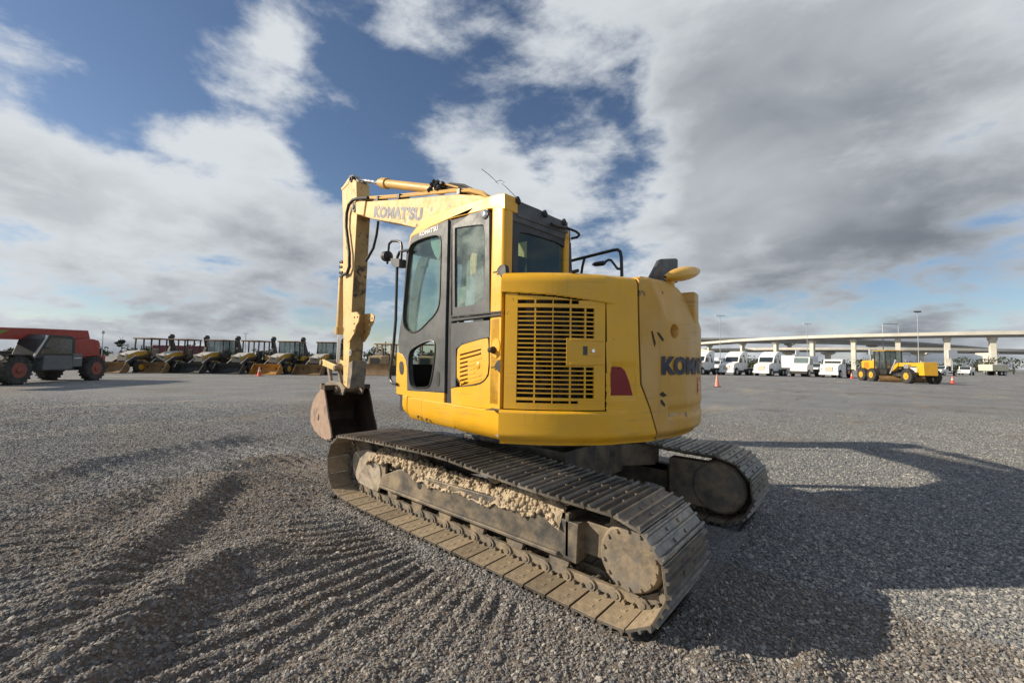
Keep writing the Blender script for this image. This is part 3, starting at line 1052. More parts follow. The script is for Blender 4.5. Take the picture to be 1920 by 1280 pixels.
def sweep(mb, path, prof):
    """path of ((x, y), (nx, ny)); profile of (outward offset, z)"""
    P = [[(p[0] + n[0] * d, p[1] + n[1] * d, z) for d, z in prof] for p, n in path]
    vs = [q for row in P for q in row]; k = len(prof)
    fs = [(i * k + j, i * k + j + 1, (i + 1) * k + j + 1, (i + 1) * k + j) for i in range(len(P) - 1) for j in range(k - 1)]
    fs += [tuple(range(k)), tuple((len(P) - 1) * k + j for j in reversed(range(k)))]
    mb.add(vs, fs)


xa, _ = UY(762, 785, YS); xb, _ = UY(789, 790, YS); xc, _ = UY(846, 805, YS); xd = UY(939, 800, YS)[0]
xf = UY(743, 739, YS)[0]
zt = 1.092
corner = [((xf - 0.0, 0.35), (1, 0)), ((xf, 0.95), (1, 0))] + [((xf - 0.16 + 0.16 * math.cos(rad(a)), YS - 0.16 + 0.16 * math.sin(rad(a))), (math.cos(rad(a)), math.sin(rad(a)))) for a in range(0, 91, 10)] + [((xa + 0.003, YS), (0, 1))]
mb = MB(); sweep(mb, corner, skirt_profile(zt + 0.008, 0.905, 0.055)); ubuild(mb, 'deck_side_panel', MT['yellow'], weld=True)
mb = MB(); sweep(mb, [((xa - 0.003, YS - 0.004), (0, 1)), ((xb + 0.002, YS - 0.004), (0, 1))], skirt_profile(zt, 0.892, 0.030)); p1 = ubuild(mb, 'deck_side_panel', MT['yellow'], weld=True)
mb = MB(); sweep(mb, [((xb - 0.002, YS - 0.004), (0, 1)), ((xc + 0.004, YS - 0.004), (0, 1))], skirt_profile(zt - 0.004, 0.888, 0.030)); p2 = ubuild(mb, 'deck_side_panel', MT['yellow'], weld=True)
mb = MB(); sweep(mb, [((xc - 0.004, YS + 0.004), (0, 1)), ((xd + 0.002, YS + 0.004), (0, 1))], skirt_profile(zt - 0.006, 0.876, 0.055)); ubuild(mb, 'deck_side_panel', MT['yellow'], weld=True)
for px, py in ((785, 781), (801, 786)):
    x, z = UY(px, py, YS - 0.01)
    o = MB().cyl((x, YS - 0.008, z), (x, YS - 0.0015, z), 0.013, n=14).build('bolt_hole', MT['black'], p1 if px < 790 else p2)

# dark gap line above the deck panels, then the deck itself
mb = MB(); mb.box(-0.84, xf - 0.02, 0.3, YS - 0.03, 0.95, 1.10); ubuild(mb, 'deck', MT['black'])


# --- engine cover round the tail
def th_seam(z):
    return float(np.interp(z, [0.88, 1.12, 1.29, 1.6, 2.05], [167.0, 163.4, 160.2, 159.6, 159.1]))


TH0 = 122.3
DOOR = (123.2, 149.7)


def door_top(th):
    return float(np.interp(th, [122, 136, 148, 150], [1.895, 1.874, 1.838, 1.832]))


def cover_r(th, z):
    r = 1.5
    ledge = 0.022 * (1 - float(sstep(np.array(th), 150, 157)))
    if z < 1.115:
        r += ledge * float(1 - sstep(np.array(z), 1.095, 1.115))
    if z < 0.96:
        r -= 0.045 * float(sstep(np.array(0.96 - z), 0.0, 0.075)) ** 1.5
    zz = z - 1.965
    if zz > 0: r -= 0.075 - math.sqrt(max(0, 0.075 ** 2 - min(zz, 0.0749) ** 2))
    # hood cap stands proud of the grille door
    if z > 1.80: r += 0.012 * (1 - float(sstep(np.array(th), 149, 153))) * float(sstep(np.array(z), door_top(min(th, 150)) - 0.004, door_top(min(th, 150)) + 0.006))
    # shallow recess round the reflector
    if 151 < th < 158.5 and 1.2 < z < 1.43: r -= 0.008
    return r


ths = np.unique(np.r_[np.linspace(0, 1, 130)])
zs = np.unique(np.r_[np.linspace(0.884, 0.97, 10), np.linspace(0.97, 1.09, 8), np.linspace(1.09, 1.12, 8), np.linspace(1.12, 1.80, 40), np.linspace(1.80, 1.965, 34), np.linspace(1.965, 2.04, 10)])
mb = MB()
vid = {}
for j, z in enumerate(zs):
    for i, t in enumerate(ths):
        th = TH0 + (th_seam(z) - 0.35 - TH0) * t
        vid[i, j] = len(mb.v); mb.v.append(cyl3(th, z, cover_r(th, z)))
for j in range(len(zs) - 1):
    for i in range(len(ths) - 1):
        zc = (zs[j] + zs[j + 1]) / 2; thc = TH0 + (th_seam(zc) - 0.35 - TH0) * (ths[i] + ths[i + 1]) / 2
        if thc < DOOR[1] and 1.112 < zc < door_top(thc): continue
        mb.f.append((vid[i, j], vid[i + 1, j], vid[i + 1, j + 1], vid[i, j + 1])); mb.m.append(0)
# flat top, inner edges
rim = [mb.v[vid[i, len(zs) - 1]] for i in range(len(ths))]
b = len(mb.v)
inner = [(p[0] * 0.45 - 0.25, p[1] * 0.45, 2.045) for p in rim]
mb.add(rim + inner, [(i, i + 1, len(rim) + i + 1, len(rim) + i) for i in range(len(rim) - 1)])
# vertical front edge (towards the cab) and edge at the counterweight
fe = [mb.v[vid[0, j]] for j in range(len(zs))]
mb.add(fe + [(p[0] + 0.01, p[1] - 0.12, p[2]) for p in fe], [(j, j + 1, len(fe) + j + 1, len(fe) + j) for j in range(len(fe) - 1)])
bt = [mb.v[vid[i, 0]] for i in range(len(ths))]
mb.add(bt + [(p[0] * 0.9, p[1] * 0.9, p[2]) for p in bt], [(i, i + 1, len(bt) + i + 1, len(bt) + i) for i in range(len(bt) - 1)])
cover = ubuild(mb, 'engine_cover', MT['yellow'], smooth=40)

# inside of the engine bay, dark, with a radiator and pipes
mb = MB()
mb.grid(lambda t, z: cyl3(t, z, 1.34), np.linspace(118, 163, 30), [1.05, 1.5, 1.95])
mb.grid(lambda r, z: cyl3(150.5, z, r), [1.2, 1.46], [1.05, 1.95])
mb.grid(lambda t, r: cyl3(t, 1.10, r), np.linspace(118, 163, 20), [1.2, 1.49])
ubuild(mb, 'engine_bay', MT['black'])
mb = MB()
rg = random.Random(4)
for k in range(26):
    th = rg.uniform(126, 147); z = rg.uniform(1.2, 1.8); a = rg.uniform(-5, 5)
    mb.tube([cyl3(th, z, 1.40), cyl3(th + a, z + rg.uniform(-0.15, 0.15), 1.41), cyl3(th + a * 1.5, z + rg.uniform(-0.3, 0.3), 1.38)], rg.choice([0.010, 0.016, 0.03]), 8)
for th, z0, z1 in ((128, 1.25, 1.5), (134, 1.45, 1.75), (141, 1.2, 1.4)):
    mb.cyl(cyl3(th, z0, 1.37), cyl3(th, z1, 1.37), 0.055, n=14)
ubuild(mb, 'engine', MT['engine'])


# --- grille door with real slots
def cbox(mb, a0, a1, z0, z1, r0=1.478, r1=1.500, n=None):
    n = n or max(1, int(abs(a1 - a0) / 1.5))
    vs = []; fs = []
    for i in range(n + 1):
        a = a0 + (a1 - a0) * i / n
        vs += [cyl3(a, z0, r1), cyl3(a, z1, r1), cyl3(a, z1, r0), cyl3(a, z0, r0)]
    for i in range(n):
        b = i * 4
        for j in range(4):
            fs.append((b + j, b + (j + 1) % 4, b + 4 + (j + 1) % 4, b + 4 + j))
    fs += [(3, 2, 1, 0), tuple(n * 4 + j for j in range(4))]
    mb.add(vs, fs)


A = {k: UC(k, 660)[0] for k in (969, 1001, 1004, 1035, 1037, 1068, 1071, 1096, 1099, 1114, 1062, 1085)}
d0, d1 = DOOR[0] + 0.15, DOOR[1] - 0.35
gz0, gz1 = 1.196, 1.795
mb = MB()
cbox(mb, d0, A[969], 1.118, 1.90 - 0.012)                         # left stile
# top rail with its own row of slots, following the slope of the hood line
for i in range(18):
    a0 = A[969] + (d1 - A[969]) * i / 18; a1 = A[969] + (d1 - A[969]) * (i + 1) / 18
    cbox(mb, a0, a1 + 0.01, 1.846, door_top((a0 + a1) / 2) - 0.010, n=1)
cbox(mb, A[969], d1, gz1, 1.820)
cbox(mb, A[1085], d1, 1.820, 1.846)
cbox(mb, A[969], d1, 1.118, 1.160)
cbox(mb, A[969], d1, 1.178, gz0)
cbox(mb, A[1085], d1, 1.160, 1.178)
cbox(mb, A[1114], d1, gz0, gz1)                                   # right stile
cbox(mb, A[1062], A[1114], 1.412, 1.594, 1.478, 1.503)            # latch panel
for a, bb in ((1001, 1004), (1035, 1037), (1068, 1071)):
    for z0, z1 in ((1.820, 1.846), (1.160, 1.178)):
        cbox(mb, A[a], A[bb], z0, z1, n=1)
door = ubuild(mb, 'grille_door', MT['yellow'], bevel=0.0015, seg=1, smooth=30)
NR = 20
pitch = (gz1 - gz0) / NR
for i in range(1, NR):
    z = gz0 + i * pitch
    end = A[1062] if 1.412 < z < 1.594 else A[1114]
    m1 = MB(); cbox(m1, A[969] - 0.1, end + 0.1, z - 0.0042, z + 0.0042, 1.480, 1.4985)
    m1.build('slat', MT['yellow'], door, smooth=30)
for a, bb in ((1001, 1004), (1035, 1037), (1068, 1071), (1096, 1099)):
    segs = [(gz0, gz1)] if a < 1060 else [(gz0, 1.412), (1.594, gz1)]
    for z0, z1 in segs:
        m1 = MB(); cbox(m1, A[a], A[bb], z0, z1, 1.479, 1.4975, n=1)
        m1.build('upright', MT['yellow'], door, smooth=0)
# latch
l0, l1 = UC(1091, 660)[0], UC(1126, 660)[0]
m1 = MB(); cbox(m1, l0, l1, 1.477, 1.546, 1.500, 1.5045); m1.build('latch_plate', MT['yellow'], door, bevel=0.002)
m1 = MB(); cbox(m1, l0 + 0.25, l0 + 1.4, 1.482, 1.541, 1.5042, 1.5060, n=1); m1.build('latch_pocket', MT['dgrey'], door)
m1 = MB(); q0 = cyl3((l0 + l1) / 2 + 0.4, 1.511, 1.504); q1 = cyl3((l0 + l1) / 2 + 0.4, 1.511, 1.512); m1.cyl(q0, q1, 0.012, n=14); m1.build('lock', MT['chrome'], door)
for z0, z1 in ((1.575, 1.588), (1.418, 1.430)):
    m1 = MB(); cbox(m1, A[1062] + 0.8, d1 - 0.4, z0, z1, 1.500, 1.506); m1.build('latch_rib', MT['yellow'], door, bevel=0.003)

# red reflector on the cover
rp = [UC(*p) for p in [(1146, 741), (1146, 690), (1150, 687), (1165, 688), (1172, 694), (1180, 714), (1187, 741)]]
m1 = MB(); m1.plate(rp, [], lambda a, z: cyl3(a, z, 1.4965), lambda a, z: cyl3(a, z, 1.490)); m1.build('reflector', MT['red'], cover, smooth=0)

# small clips on top of the hood
m1 = MB()
for px, py in ((1073, 514),):
    a, z = UC(px, py); p = cyl3(a, 2.04, 1.46); m1.bar(p, cyl3(a + 2, 2.055, 1.46), 0.03, 0.02)
m1.build('hood_clip', MT['black'], cover)

# --- counterweight
HOLE = UC(1266, 621)


def cw_top(th):
    return float(np.interp(th, [158, 162, 166, 172, 182, 186, 190, 195, 200, 260], [2.04, 2.045, 2.065, 2.09, 2.095, 2.07, 2.00, 1.90, 1.84, 1.84]))


def cw_r(th, z):
    r = 1.5
    if z < 0.965: r -= 0.06 * float(sstep(np.array(0.965 - z), 0.0, 0.08)) ** 1.4
    # sloping upper face towards the rear
    k = float(sstep(np.array(th), 161.5, 167))
    lim = 1.74 + 0.26 * (1 - float(sstep(np.array(th), 162, 172)))
    if z > lim: r -= k * (0.26 * (z - lim) + 0.35 * (z - lim) ** 2)
    zz = z - (cw_top(th) - 0.05)
    if zz > 0: r -= 0.05 - math.sqrt(max(0, 0.05 ** 2 - min(zz, 0.0499) ** 2))
    # lower step with the scraped ledge
    if th > 170.5: r -= 0.010 * float(sstep(np.array(1.125 - z), 0.0, 0.02)) * (1 - float(sstep(np.array(1.125 - z), 0.06, 0.10)))
    if th > 166: r -= 0.006 * float(sstep(np.array(th), 166, 169)) * float(sstep(np.array(z), 1.16, 1.20)) * 0.5
    # lifting hole
    d = math.hypot((th - HOLE[0]) * rad(1) * 1.5, z - HOLE[1])
    r -= 0.07 * (1 - float(sstep(np.array(d), 0.040, 0.052)))
    # dents and casting unevenness
    r += 0.006 * (float(fbm(th * 0.12, z * 3.0, 3, 51)) - 0.5)
    return r


TH1 = 250
tt = np.unique(np.r_[np.linspace(0, 0.30, 96), np.linspace(0.30, 1, 60)])
zz = np.unique(np.r_[np.linspace(0.884, 0.97, 10), np.linspace(0.97, 1.6, 44), np.linspace(1.6, 1.76, 26), np.linspace(1.76, 2.04, 28)])
mb = MB(); vid = {}
for j, z_ in enumerate(zz):
    for i, t in enumerate(tt):
        th = th_seam(z_) + 0.25 + (TH1 - th_seam(z_)) * t
        z = z_ if z_ < 1.6 else 1.6 + (z_ - 1.6) * (cw_top(th) - 1.6) / 0.44
        vid[i, j] = len(mb.v); mb.v.append(cyl3(th, z, cw_r(th, z)))
for j in range(len(zz) - 1):
    for i in range(len(tt) - 1):
        mb.f.append((vid[i, j], vid[i + 1, j], vid[i + 1, j + 1], vid[i, j + 1])); mb.m.append(0)
for j, s in ((0, 0.86), (len(zz) - 1, 0.6)):
    rim = [mb.v[vid[i, j]] for i in range(len(tt))]
    mb.add(rim + [(p[0] * s, p[1] * s, p[2] + (0.004 if j else 0)) for p in rim], [(i, i + 1, len(rim) + i + 1, len(rim) + i) for i in range(len(rim) - 1)])
fe = [mb.v[vid[0, j]] for j in range(len(zz))]
mb.add(fe + [(p[0] * 0.9, p[1] * 0.9, p[2]) for p in fe], [(j, j + 1, len(fe) + j + 1, len(fe) + j) for j in range(len(fe) - 1)])
cwt = ubuild(mb, 'counterweight', MT['cwyellow'], smooth=45)
# lug at the right of the counterweight top
m1 = MB(); cbox(m1, 188.5, 194, 1.70, 2.02, 1.34, 1.495); m1.build('lifting_lug', MT['cwyellow'], cwt, bevel=0.015)
m1 = MB(); cbox(m1, 160.6, 163.0, 1.99, 2.05, 1.36, 1.47); m1.build('hood_hinge', MT['cwyellow'], cwt, bevel=0.01)
# dark seam behind the joint
m1 = MB()
m1.grid(lambda k, r: cyl3(th_seam(k) - 0.05, k, r), np.linspace(0.90, 2.0, 30), [1.30, 1.475]); m1.build('joint_seam', MT['black'], cwt)
m1 = MB()
m1.grid(lambda t, z: cyl3(t + th_seam(z), z, 1.468), [-1.5, 0, 1.5], np.linspace(0.93, 1.98, 30)); m1.build('joint_seam', MT['black'], cwt)
# lettering round the counterweight
k0, k1 = UC(1240, 690)[0], 209.0
zb, zt_ = UC(1240, 703)[1], UC(1243, 666)[1]
lettering('lettering', "KOMAT'SU", lambda a, b: cyl3(k0 + (k1 - k0) * a, zb + (zt_ - zb) * b, 1.5055 + 0.001), MT['navy'], cwt, offset=0.05)
# warning label and scuffs
m1 = MB(); cbox(m1, 190.5, 193.0, 1.20, 1.33, 1.500, 1.5055); m1.build('warning_label', mat('label_red', (0.55, 0.12, 0.08), 0.5, col2=(0.75, 0.55, 0.35), c2=(0.48, 0.52), c2scale=25), cwt)
scuff = mat('scuffed_paint', (0.045, 0.03, 0.02), 0.8, var=0.3, vscale=20)
pale = mat('scraped_paint', (0.50, 0.40, 0.32), 0.7, var=0.25, vscale=12, col2=(0.55, 0.33, 0.08), c2=(0.45, 0.6), c2scale=14)
for poly, m_ in (([(1237, 738), (1243, 734), (1247, 738), (1251, 741), (1244, 744), (1238, 741)], scuff), ([(1238, 750), (1241, 749), (1247, 758), (1246, 762), (1240, 757)], scuff),
                 ([(1221, 621), (1223, 620), (1229, 643), (1227, 650), (1224, 636)], scuff), ([(1232, 622), (1236, 624), (1245, 636), (1243, 640), (1234, 628)], scuff),
                 ([(1255, 776), (1257, 780), (1254, 793), (1262, 793), (1290, 783), (1306, 772), (1310, 764), (1285, 773)], pale)):
    pp = [UC(*p) for p in poly]
    m1 = MB(); m1.plate(pp, [], lambda a, z: cyl3(a, z, cw_r(a, z) + 0.0035), lambda a, z: cyl3(a, z, cw_r(a, z) - 0.01)); m1.build('scuff_mark', m_, cwt, smooth=0)

# exhaust shield and tail lamp housing on top
x0 = -1.20
pr = [UX(*p, x0) for p in [(1221, 520), (1238, 487), (1243, 485), (1268, 484), (1272, 487), (1272, 530), (1222, 530)]]
sh = MB(); sh.plate([(a, b) for a, b in pr], [], lambda a, b: (x0, a, b), lambda a, b: (x0 + 0.035, a + 0.004, b))
ubuild(sh, 'exhaust_shield', MT['dgrey'], bevel=0.012)
XL = -1.36
ly0, lz0 = UX(1247, 519, XL); ly1, lz1 = UX(1301, 510, XL); lyc, lzt = UX(1280, 498, XL); _, lzb = UX(1280, 525, XL)
lh = MB()
def lampfn(u, v):
    # u along the housing (left to right), v round it
    y = ly0 + (ly1 - ly0) * u
    zc = lz0 + (lz1 - lz0) * u
    k = max(0.0, math.sin(math.pi * min(1.0, u * 0.80 + 0.02)) ** 0.7)
    rz_ = (lzt - lzb) / 2 * k; rx = 0.085 * k
    return (XL + rx * math.cos(v), y, zc + rz_ * math.sin(v))
us_ = np.linspace(0, 1, 15); vs_ = np.linspace(0, 2 * math.pi, 21)
lh.grid(lampfn, us_, vs_)
lh.add([lampfn(1.0, v) for v in vs_[:-1]], [tuple(range(20))])
lamp = ubuild(lh, 'lamp_housing', MT['yellow'], weld=True, smooth=50)
m1 = MB(); m1.add([tuple(np.array(lampfn(1.0, v)) * np.array([1, 1, 1]) + np.array([0.25 * (XL - lampfn(1.0, v)[0]), -0.006, 0])) for v in vs_[:-1]], [tuple(range(20))]); m1.build('lamp_lens', MT['blackm'], lamp)
m1 = MB(); p = UX(1262, 516, XL); m1.cyl((XL + 0.02, p[0], 2.03), (XL + 0.02, p[0], p[1]), 0.03, n=10); m1.build('lamp_stalk', MT['yellow'], lamp)

# handrail with a folded work light bracket, on the far side of the hood
YH = 0.12
hr = MB()
hr.tube([UP(*p, YH) for p in [(1040, 497), (1078, 487), (1150, 469), (1158, 468), (1163, 472), (1165, 482), (1166, 518)]], 0.014, 10)
hr.tube([UP(*p, YH) for p in [(1096, 484), (1092, 500), (1089, 520)]], 0.012, 8)
rail = ubuild(hr, 'hood_handrail', MT['blackm'])
wl = MB()
wl.tube([UP(*p, YH - 0.01) for p in [(1165, 504), (1158, 504), (1146, 488), (1141, 487), (1132, 493)]], 0.011, 8)
wl.lathe(UP(1135, 493, YH - 0.01), UP(1111, 496, YH - 0.01), [(0.012, 0), (0.022, 0.15), (0.020, 0.8), (0.008, 1)], 10)
wl.build('folded_mirror_arm', MT['blackm'], rail)

# ------------------------------------------------------------------ cab
def pl(mb, outer, holes, y=YC, t=0.04, raw=False):
    O = [UY(*p, y) for p in outer]; H = [[UY(*p, y) for p in h] for h in holes]
    mb.plate(O, H, lambda a, b: (a, y, b), lambda a, b: (a, y - t, b))


def rnd(poly, n=3):
    """Chaikin rounding of a pixel outline"""
    for _ in range(n):
        q = []
        for i in range(len(poly)):
            a, b = poly[i], poly[(i + 1) % len(poly)]
            q += [(a[0] * .75 + b[0] * .25, a[1] * .75 + b[1] * .25), (a[0] * .25 + b[0] * .75, a[1] * .25 + b[1] * .75)]
        poly = q
    return poly


YR = 0.47           # right side of the cab
roof_px = [(766, 462), (769.5, 440), (781, 425), (805, 406), (840, 391.5), (893, 375), (934, 363), (947, 362)]
xr_ = UY(947, 400, YC)[0]
roof_xz = [UY(*p, YC) for p in roof_px]
low_px = [(947, 392), (917, 391.5), (841, 411), (772, 444), (767, 464)]
# yellow roof: the side outline carried across the cab, edge rounded towards the left
mb = MB()
mb.prism(roof_xz + [UY(*p, YC) for p in low_px], YC, YC - 0.13)
roof = ubuild(mb, 'cab_roof', MT['yellow'], bevel=0.04, seg=4)
mb = MB(); low_xz = [UY(*p, YC) for p in low_px]
mb.prism([(x + 0.004, z - 0.035) for x, z in roof_xz] + [(x + 0.004, z - 0.02) for x, z in low_xz], YC - 0.128, YR)
ubuild(mb, 'roof_panel', MT['dgrey'], bevel=0.03, seg=3)
xrear = min(p[0] for p in roof_xz)
# rear pillars and front pillars
zroof = UY(940, 392, YC)[1]
mb = MB()
zdeck = UY(940, 768, YC)[1]
xl = UY(918, 480, YC)[0]
mb.box(xrear, xl, YC - 0.10, YC, zdeck, zroof + 0.06)
ubuild(mb, 'cab_rear_pillar', MT['yellow'], bevel=0.035, seg=4)
mb = MB(); mb.box(xrear + 0.002, xrear + 0.09, YR - 0.03, YR + 0.03, 1.1, zroof + 0.01); ubuild(mb, 'cab_rear_pillar', MT['yellow'], bevel=0.02, seg=3)
# front posts (dark) leaning with the windscreen
pa = [UP(766, 470, YC - 0.03), UP(757, 600, YC - 0.03), UP(747, 735, YC - 0.03)]
mb = MB()
for dy in (0, YR + 0.06 - YC):
    mb.tube([(p[0] - 0.03, p[1] + dy, p[2]) for p in pa], 0.032, 8)
mb.bar((pa[0][0] - 0.03, YC - 0.03, pa[0][2]), (pa[0][0] - 0.03, YR + 0.03, pa[0][2]), 0.05, 0.06)
mb.bar((pa[2][0] - 0.03, YC - 0.03, pa[2][2] + 0.12), (pa[2][0] - 0.03, YR + 0.03, pa[2][2] + 0.12), 0.05, 0.3)
ubuild(mb, 'windscreen_frame', MT['blackm'])
mb = MB(); mb.add([(pa[0][0] - 0.02, YC - 0.05, pa[0][2]), (pa[0][0] - 0.02, YR + 0.04, pa[0][2]), (pa[2][0] - 0.02, YR + 0.04, pa[2][2]), (pa[2][0] - 0.02, YC - 0.05, pa[2][2])], [(0, 1, 2, 3)])
ubuild(mb, 'windscreen', MT['cabglass'], smooth=0)
# right wall with its window
mb = MB(); mb.box(xrear + 0.05, pa[2][0] - 0.05, YR, YR + 0.03, 1.05, 1.80); mb.box(xrear + 0.05, -0.28, YR, YR + 0.03, 1.80, zroof); mb.bar((0.42, YR + 0.015, 1.2), (0.34, YR + 0.015, zroof), 0.05, 0.16)
ubuild(mb, 'cab_right_wall', MT['blackm'])
mb = MB(); mb.add([(-0.30, YR + 0.01, 1.78), (0.55, YR + 0.01, 1.78), (0.48, YR + 0.01, zroof), (-0.30, YR + 0.01, zroof)], [(0, 1, 2, 3)])
ubuild(mb, 'right_side_window', MT['cabglass'], smooth=0)
mb = MB(); mb.box(xrear + 0.02, pa[2][0] - 0.04, YR + 0.03, YC - 0.05, 1.06, 1.12); ubuild(mb, 'cab_floor', MT['black'])
mb = MB(); mb.box(xrear + 0.06, 0.40, YR + 0.03, YC - 0.06, zroof - 0.005, zroof + 0.02); ubuild(mb, 'cab_headliner', MT['dgrey'])

# lower front corner in yellow with an oval latch cover
mb = MB()
pl(mb, [(743, 738), (742.5, 700), (744, 661), (748, 661), (754, 664), (760, 674), (763, 690), (763.5, 731), (833, 736.5), (832.5, 757), (790, 749)], [], YC + 0.004, 0.05)
corner_panel = ubuild(mb, 'cab_lower_panel', MT['yellow'], bevel=0.006)
m1 = MB(); o = rnd([(748, 677), (756, 677), (756.5, 702), (749, 702)], 3); pl(m1, o, [], YC + 0.008, 0.012); m1.build('latch_cover', MT['black'], corner_panel)

# door: dark grey, two glazed openings
win_up = rnd([(766, 478), (770, 459), (780, 452), (800, 444), (824, 439), (828, 452), (826, 520), (825, 566), (819, 586), (800, 606), (784, 622), (768, 624), (757, 612), (756, 590), (759, 555)], 2)
win_lo = rnd([(767, 660), (778, 650), (800, 639), (814, 638), (817, 650), (813, 690), (807, 722), (800, 727), (776, 727), (769, 722), (766, 690)], 2)
door_px = [(763.5, 732), (763, 690), (760, 674), (754, 664), (747.5, 660), (746.5, 640), (750, 612), (755, 580), (761, 520), (766, 470), (768, 454), (773, 443), (800, 429), (840, 411.5), (838.5, 480), (835, 620), (833, 736)]
mb = MB(); pl(mb, door_px, [win_up, win_lo], YC + 0.008, 0.045)
cdoor = ubuild(mb, 'cab_door', MT['dgrey'], bevel=0.004)
def pane(px, y, m, parent, name='window_pane', t=0.004):
    m1 = MB(); pl(m1, px, [], y, t); return m1.build(name, m, parent, smooth=0)
def ring(px, y, w, m, parent, name):
    P = [Vector(UP(*p, y)) for p in px]; m1 = MB()
    m1.tube([tuple(p) for p in P] + [tuple(P[0])], w, 6); return m1.build(name, m, parent)
pane(win_up, YC - 0.012, MT['cabglass'], cdoor)
ring(win_up, YC + 0.008, 0.008, MT['black'], cdoor, 'window_seal')
ring(win_lo, YC + 0.008, 0.009, MT['blackm'], cdoor, 'window_seal')
m1 = MB(); pl(m1, rnd([(818.5, 697), (824, 696), (824, 723), (819, 725)], 2), [], YC + 0.011, 0.01); m1.build('door_handle', MT['black'], cdoor)
lettering('lettering', "KOMAT'SU", bil([UP(787, 435, YC + 0.0105), UP(821, 422, YC + 0.0105), UP(821, 431.5, YC + 0.0105), UP(787, 443.5, YC + 0.0105)]), MT['whiteletter'], cdoor, offset=0.03)

# dark gap / post behind the door
mb = MB(); pl(mb, [(838, 413), (847, 410), (846, 592), (846, 757), (833, 757)], [], YC - 0.012, 0.06); ubuild(mb, 'door_post', MT['black'])
# fixed rear side window
fr_px = [(848, 424), (848, 592), (918, 587), (917, 398), (914, 392), (908, 393.5), (879, 402)]
sw = rnd([(852.5, 429), (854, 427), (903, 420.5), (908, 424), (909, 470), (908, 540), (905, 562), (898, 569), (854, 577), (852.5, 574)], 1)
mb = MB(); pl(mb, fr_px, [sw], YC + 0.002, 0.03)
swin = ubuild(mb, 'side_window_frame', MT['dgrey'], bevel=0.003)
pane(sw, YC - 0.012, MT['dirtyglass'], swin)
m1 = MB(); pl(m1, [(847, 413), (876, 405), (876, 411), (872, 416), (852, 421), (848, 428)], [], YC - 0.006, 0.02); m1.build('slot', MT['black'], swin)
x, z = UY(910.5, 402.5, YC)
m1 = MB(); m1.lathe((x, YC, z), (x, YC + 0.022, z), [(0.034, 0), (0.034, 0.5), (0.022, 0.9), (0.012, 1)], 18); m1.build('lamp', MT['chrome'], swin)
# sliding rail
m1 = MB(); m1.bar(UP(846, 601, YC + 0.006), UP(946, 588.5, YC + 0.006), 0.02, 0.016); m1.bar(UP(846, 593.5, YC + 0.004), UP(946, 583.5, YC + 0.004), 0.014, 0.012)
rl = ubuild(m1, 'sliding_rail', MT['black'], bevel=0.002)
mb = MB(); pl(mb, [(846, 596), (946, 584), (946, 592), (846, 604)], [], YC - 0.004, 0.02); mb.build('rail_channel', MT['blackm'], rl)
# lower side panel, dark above and yellow below, with the louvred hatch
mb = MB(); pl(mb, [(846, 606), (918, 600), (918, 636), (916, 632), (866, 645), (855, 654), (854, 725), (845, 727)], [], YC, 0.03); ubuild(mb, 'side_panel', MT['dgrey'], bevel=0.003)
mb = MB(); pl(mb, [(845, 728), (854, 726), (893, 722), (906, 716), (916, 704), (918, 690), (918, 640), (920, 598), (946, 594), (946, 771), (846, 757)], [], YC, 0.03); lower = ubuild(mb, 'side_panel', MT['yellow'], bevel=0.004)
hatch = rnd([(856.5, 723.5), (856.5, 657), (862, 649.5), (868, 645.5), (912, 633), (916, 637), (916, 697), (909, 711), (896, 719)], 1)
slots = []
for i in range(8):
    y0 = 664 - i * 0.0 + i * 8.0
    xl_, xr2 = 862, (902 if i < 2 else 877)
    sl = -0.27
    slots.append([(xl_, y0), (xr2, y0 + sl * (xr2 - xl_)), (xr2, y0 + sl * (xr2 - xl_) + 3.0), (xl_, y0 + 3.2)])
mb = MB(); pl(mb, hatch, slots, YC + 0.006, 0.02)
ht = ubuild(mb, 'louvred_hatch', MT['yellow'], bevel=0.002, seg=1)
m1 = MB(); pl(m1, rnd([(857, 722), (858, 655), (914, 636), (914, 700), (895, 717)], 1), [], YC - 0.016, 0.004); m1.build('hatch_backing', MT['black'], ht)
ring(rnd([(855.5, 725), (855.5, 656), (866, 645), (913, 631.5), (917.5, 637), (917, 698), (909, 713), (896, 721)], 1), YC + 0.001, 0.004, MT['black'], ht, 'hatch_seam')
for i in range(2, 8):
    y0 = 664 + i * 8.0; m1 = MB()
    xr2 = 902 if i not in (3, 4, 5) else 890
    pl(m1, [(879, y0 - 4.6), (xr2, y0 - 4.6 - 0.27 * (xr2 - 879)), (xr2, y0 - 2.0 - 0.27 * (xr2 - 879)), (879, y0 - 1.6)], [], YC + 0.0085, 0.004); m1.build('louvre_rib', MT['yellow'], ht)
x, z = UY(897, 685, YC); m1 = MB(); m1.lathe((x, YC + 0.006, z), (x, YC + 0.012, z), [(0.026, 0), (0.026, 0.5), (0.020, 1)], 20); lk = m1.build('hatch_lock', MT['yellow'], ht)
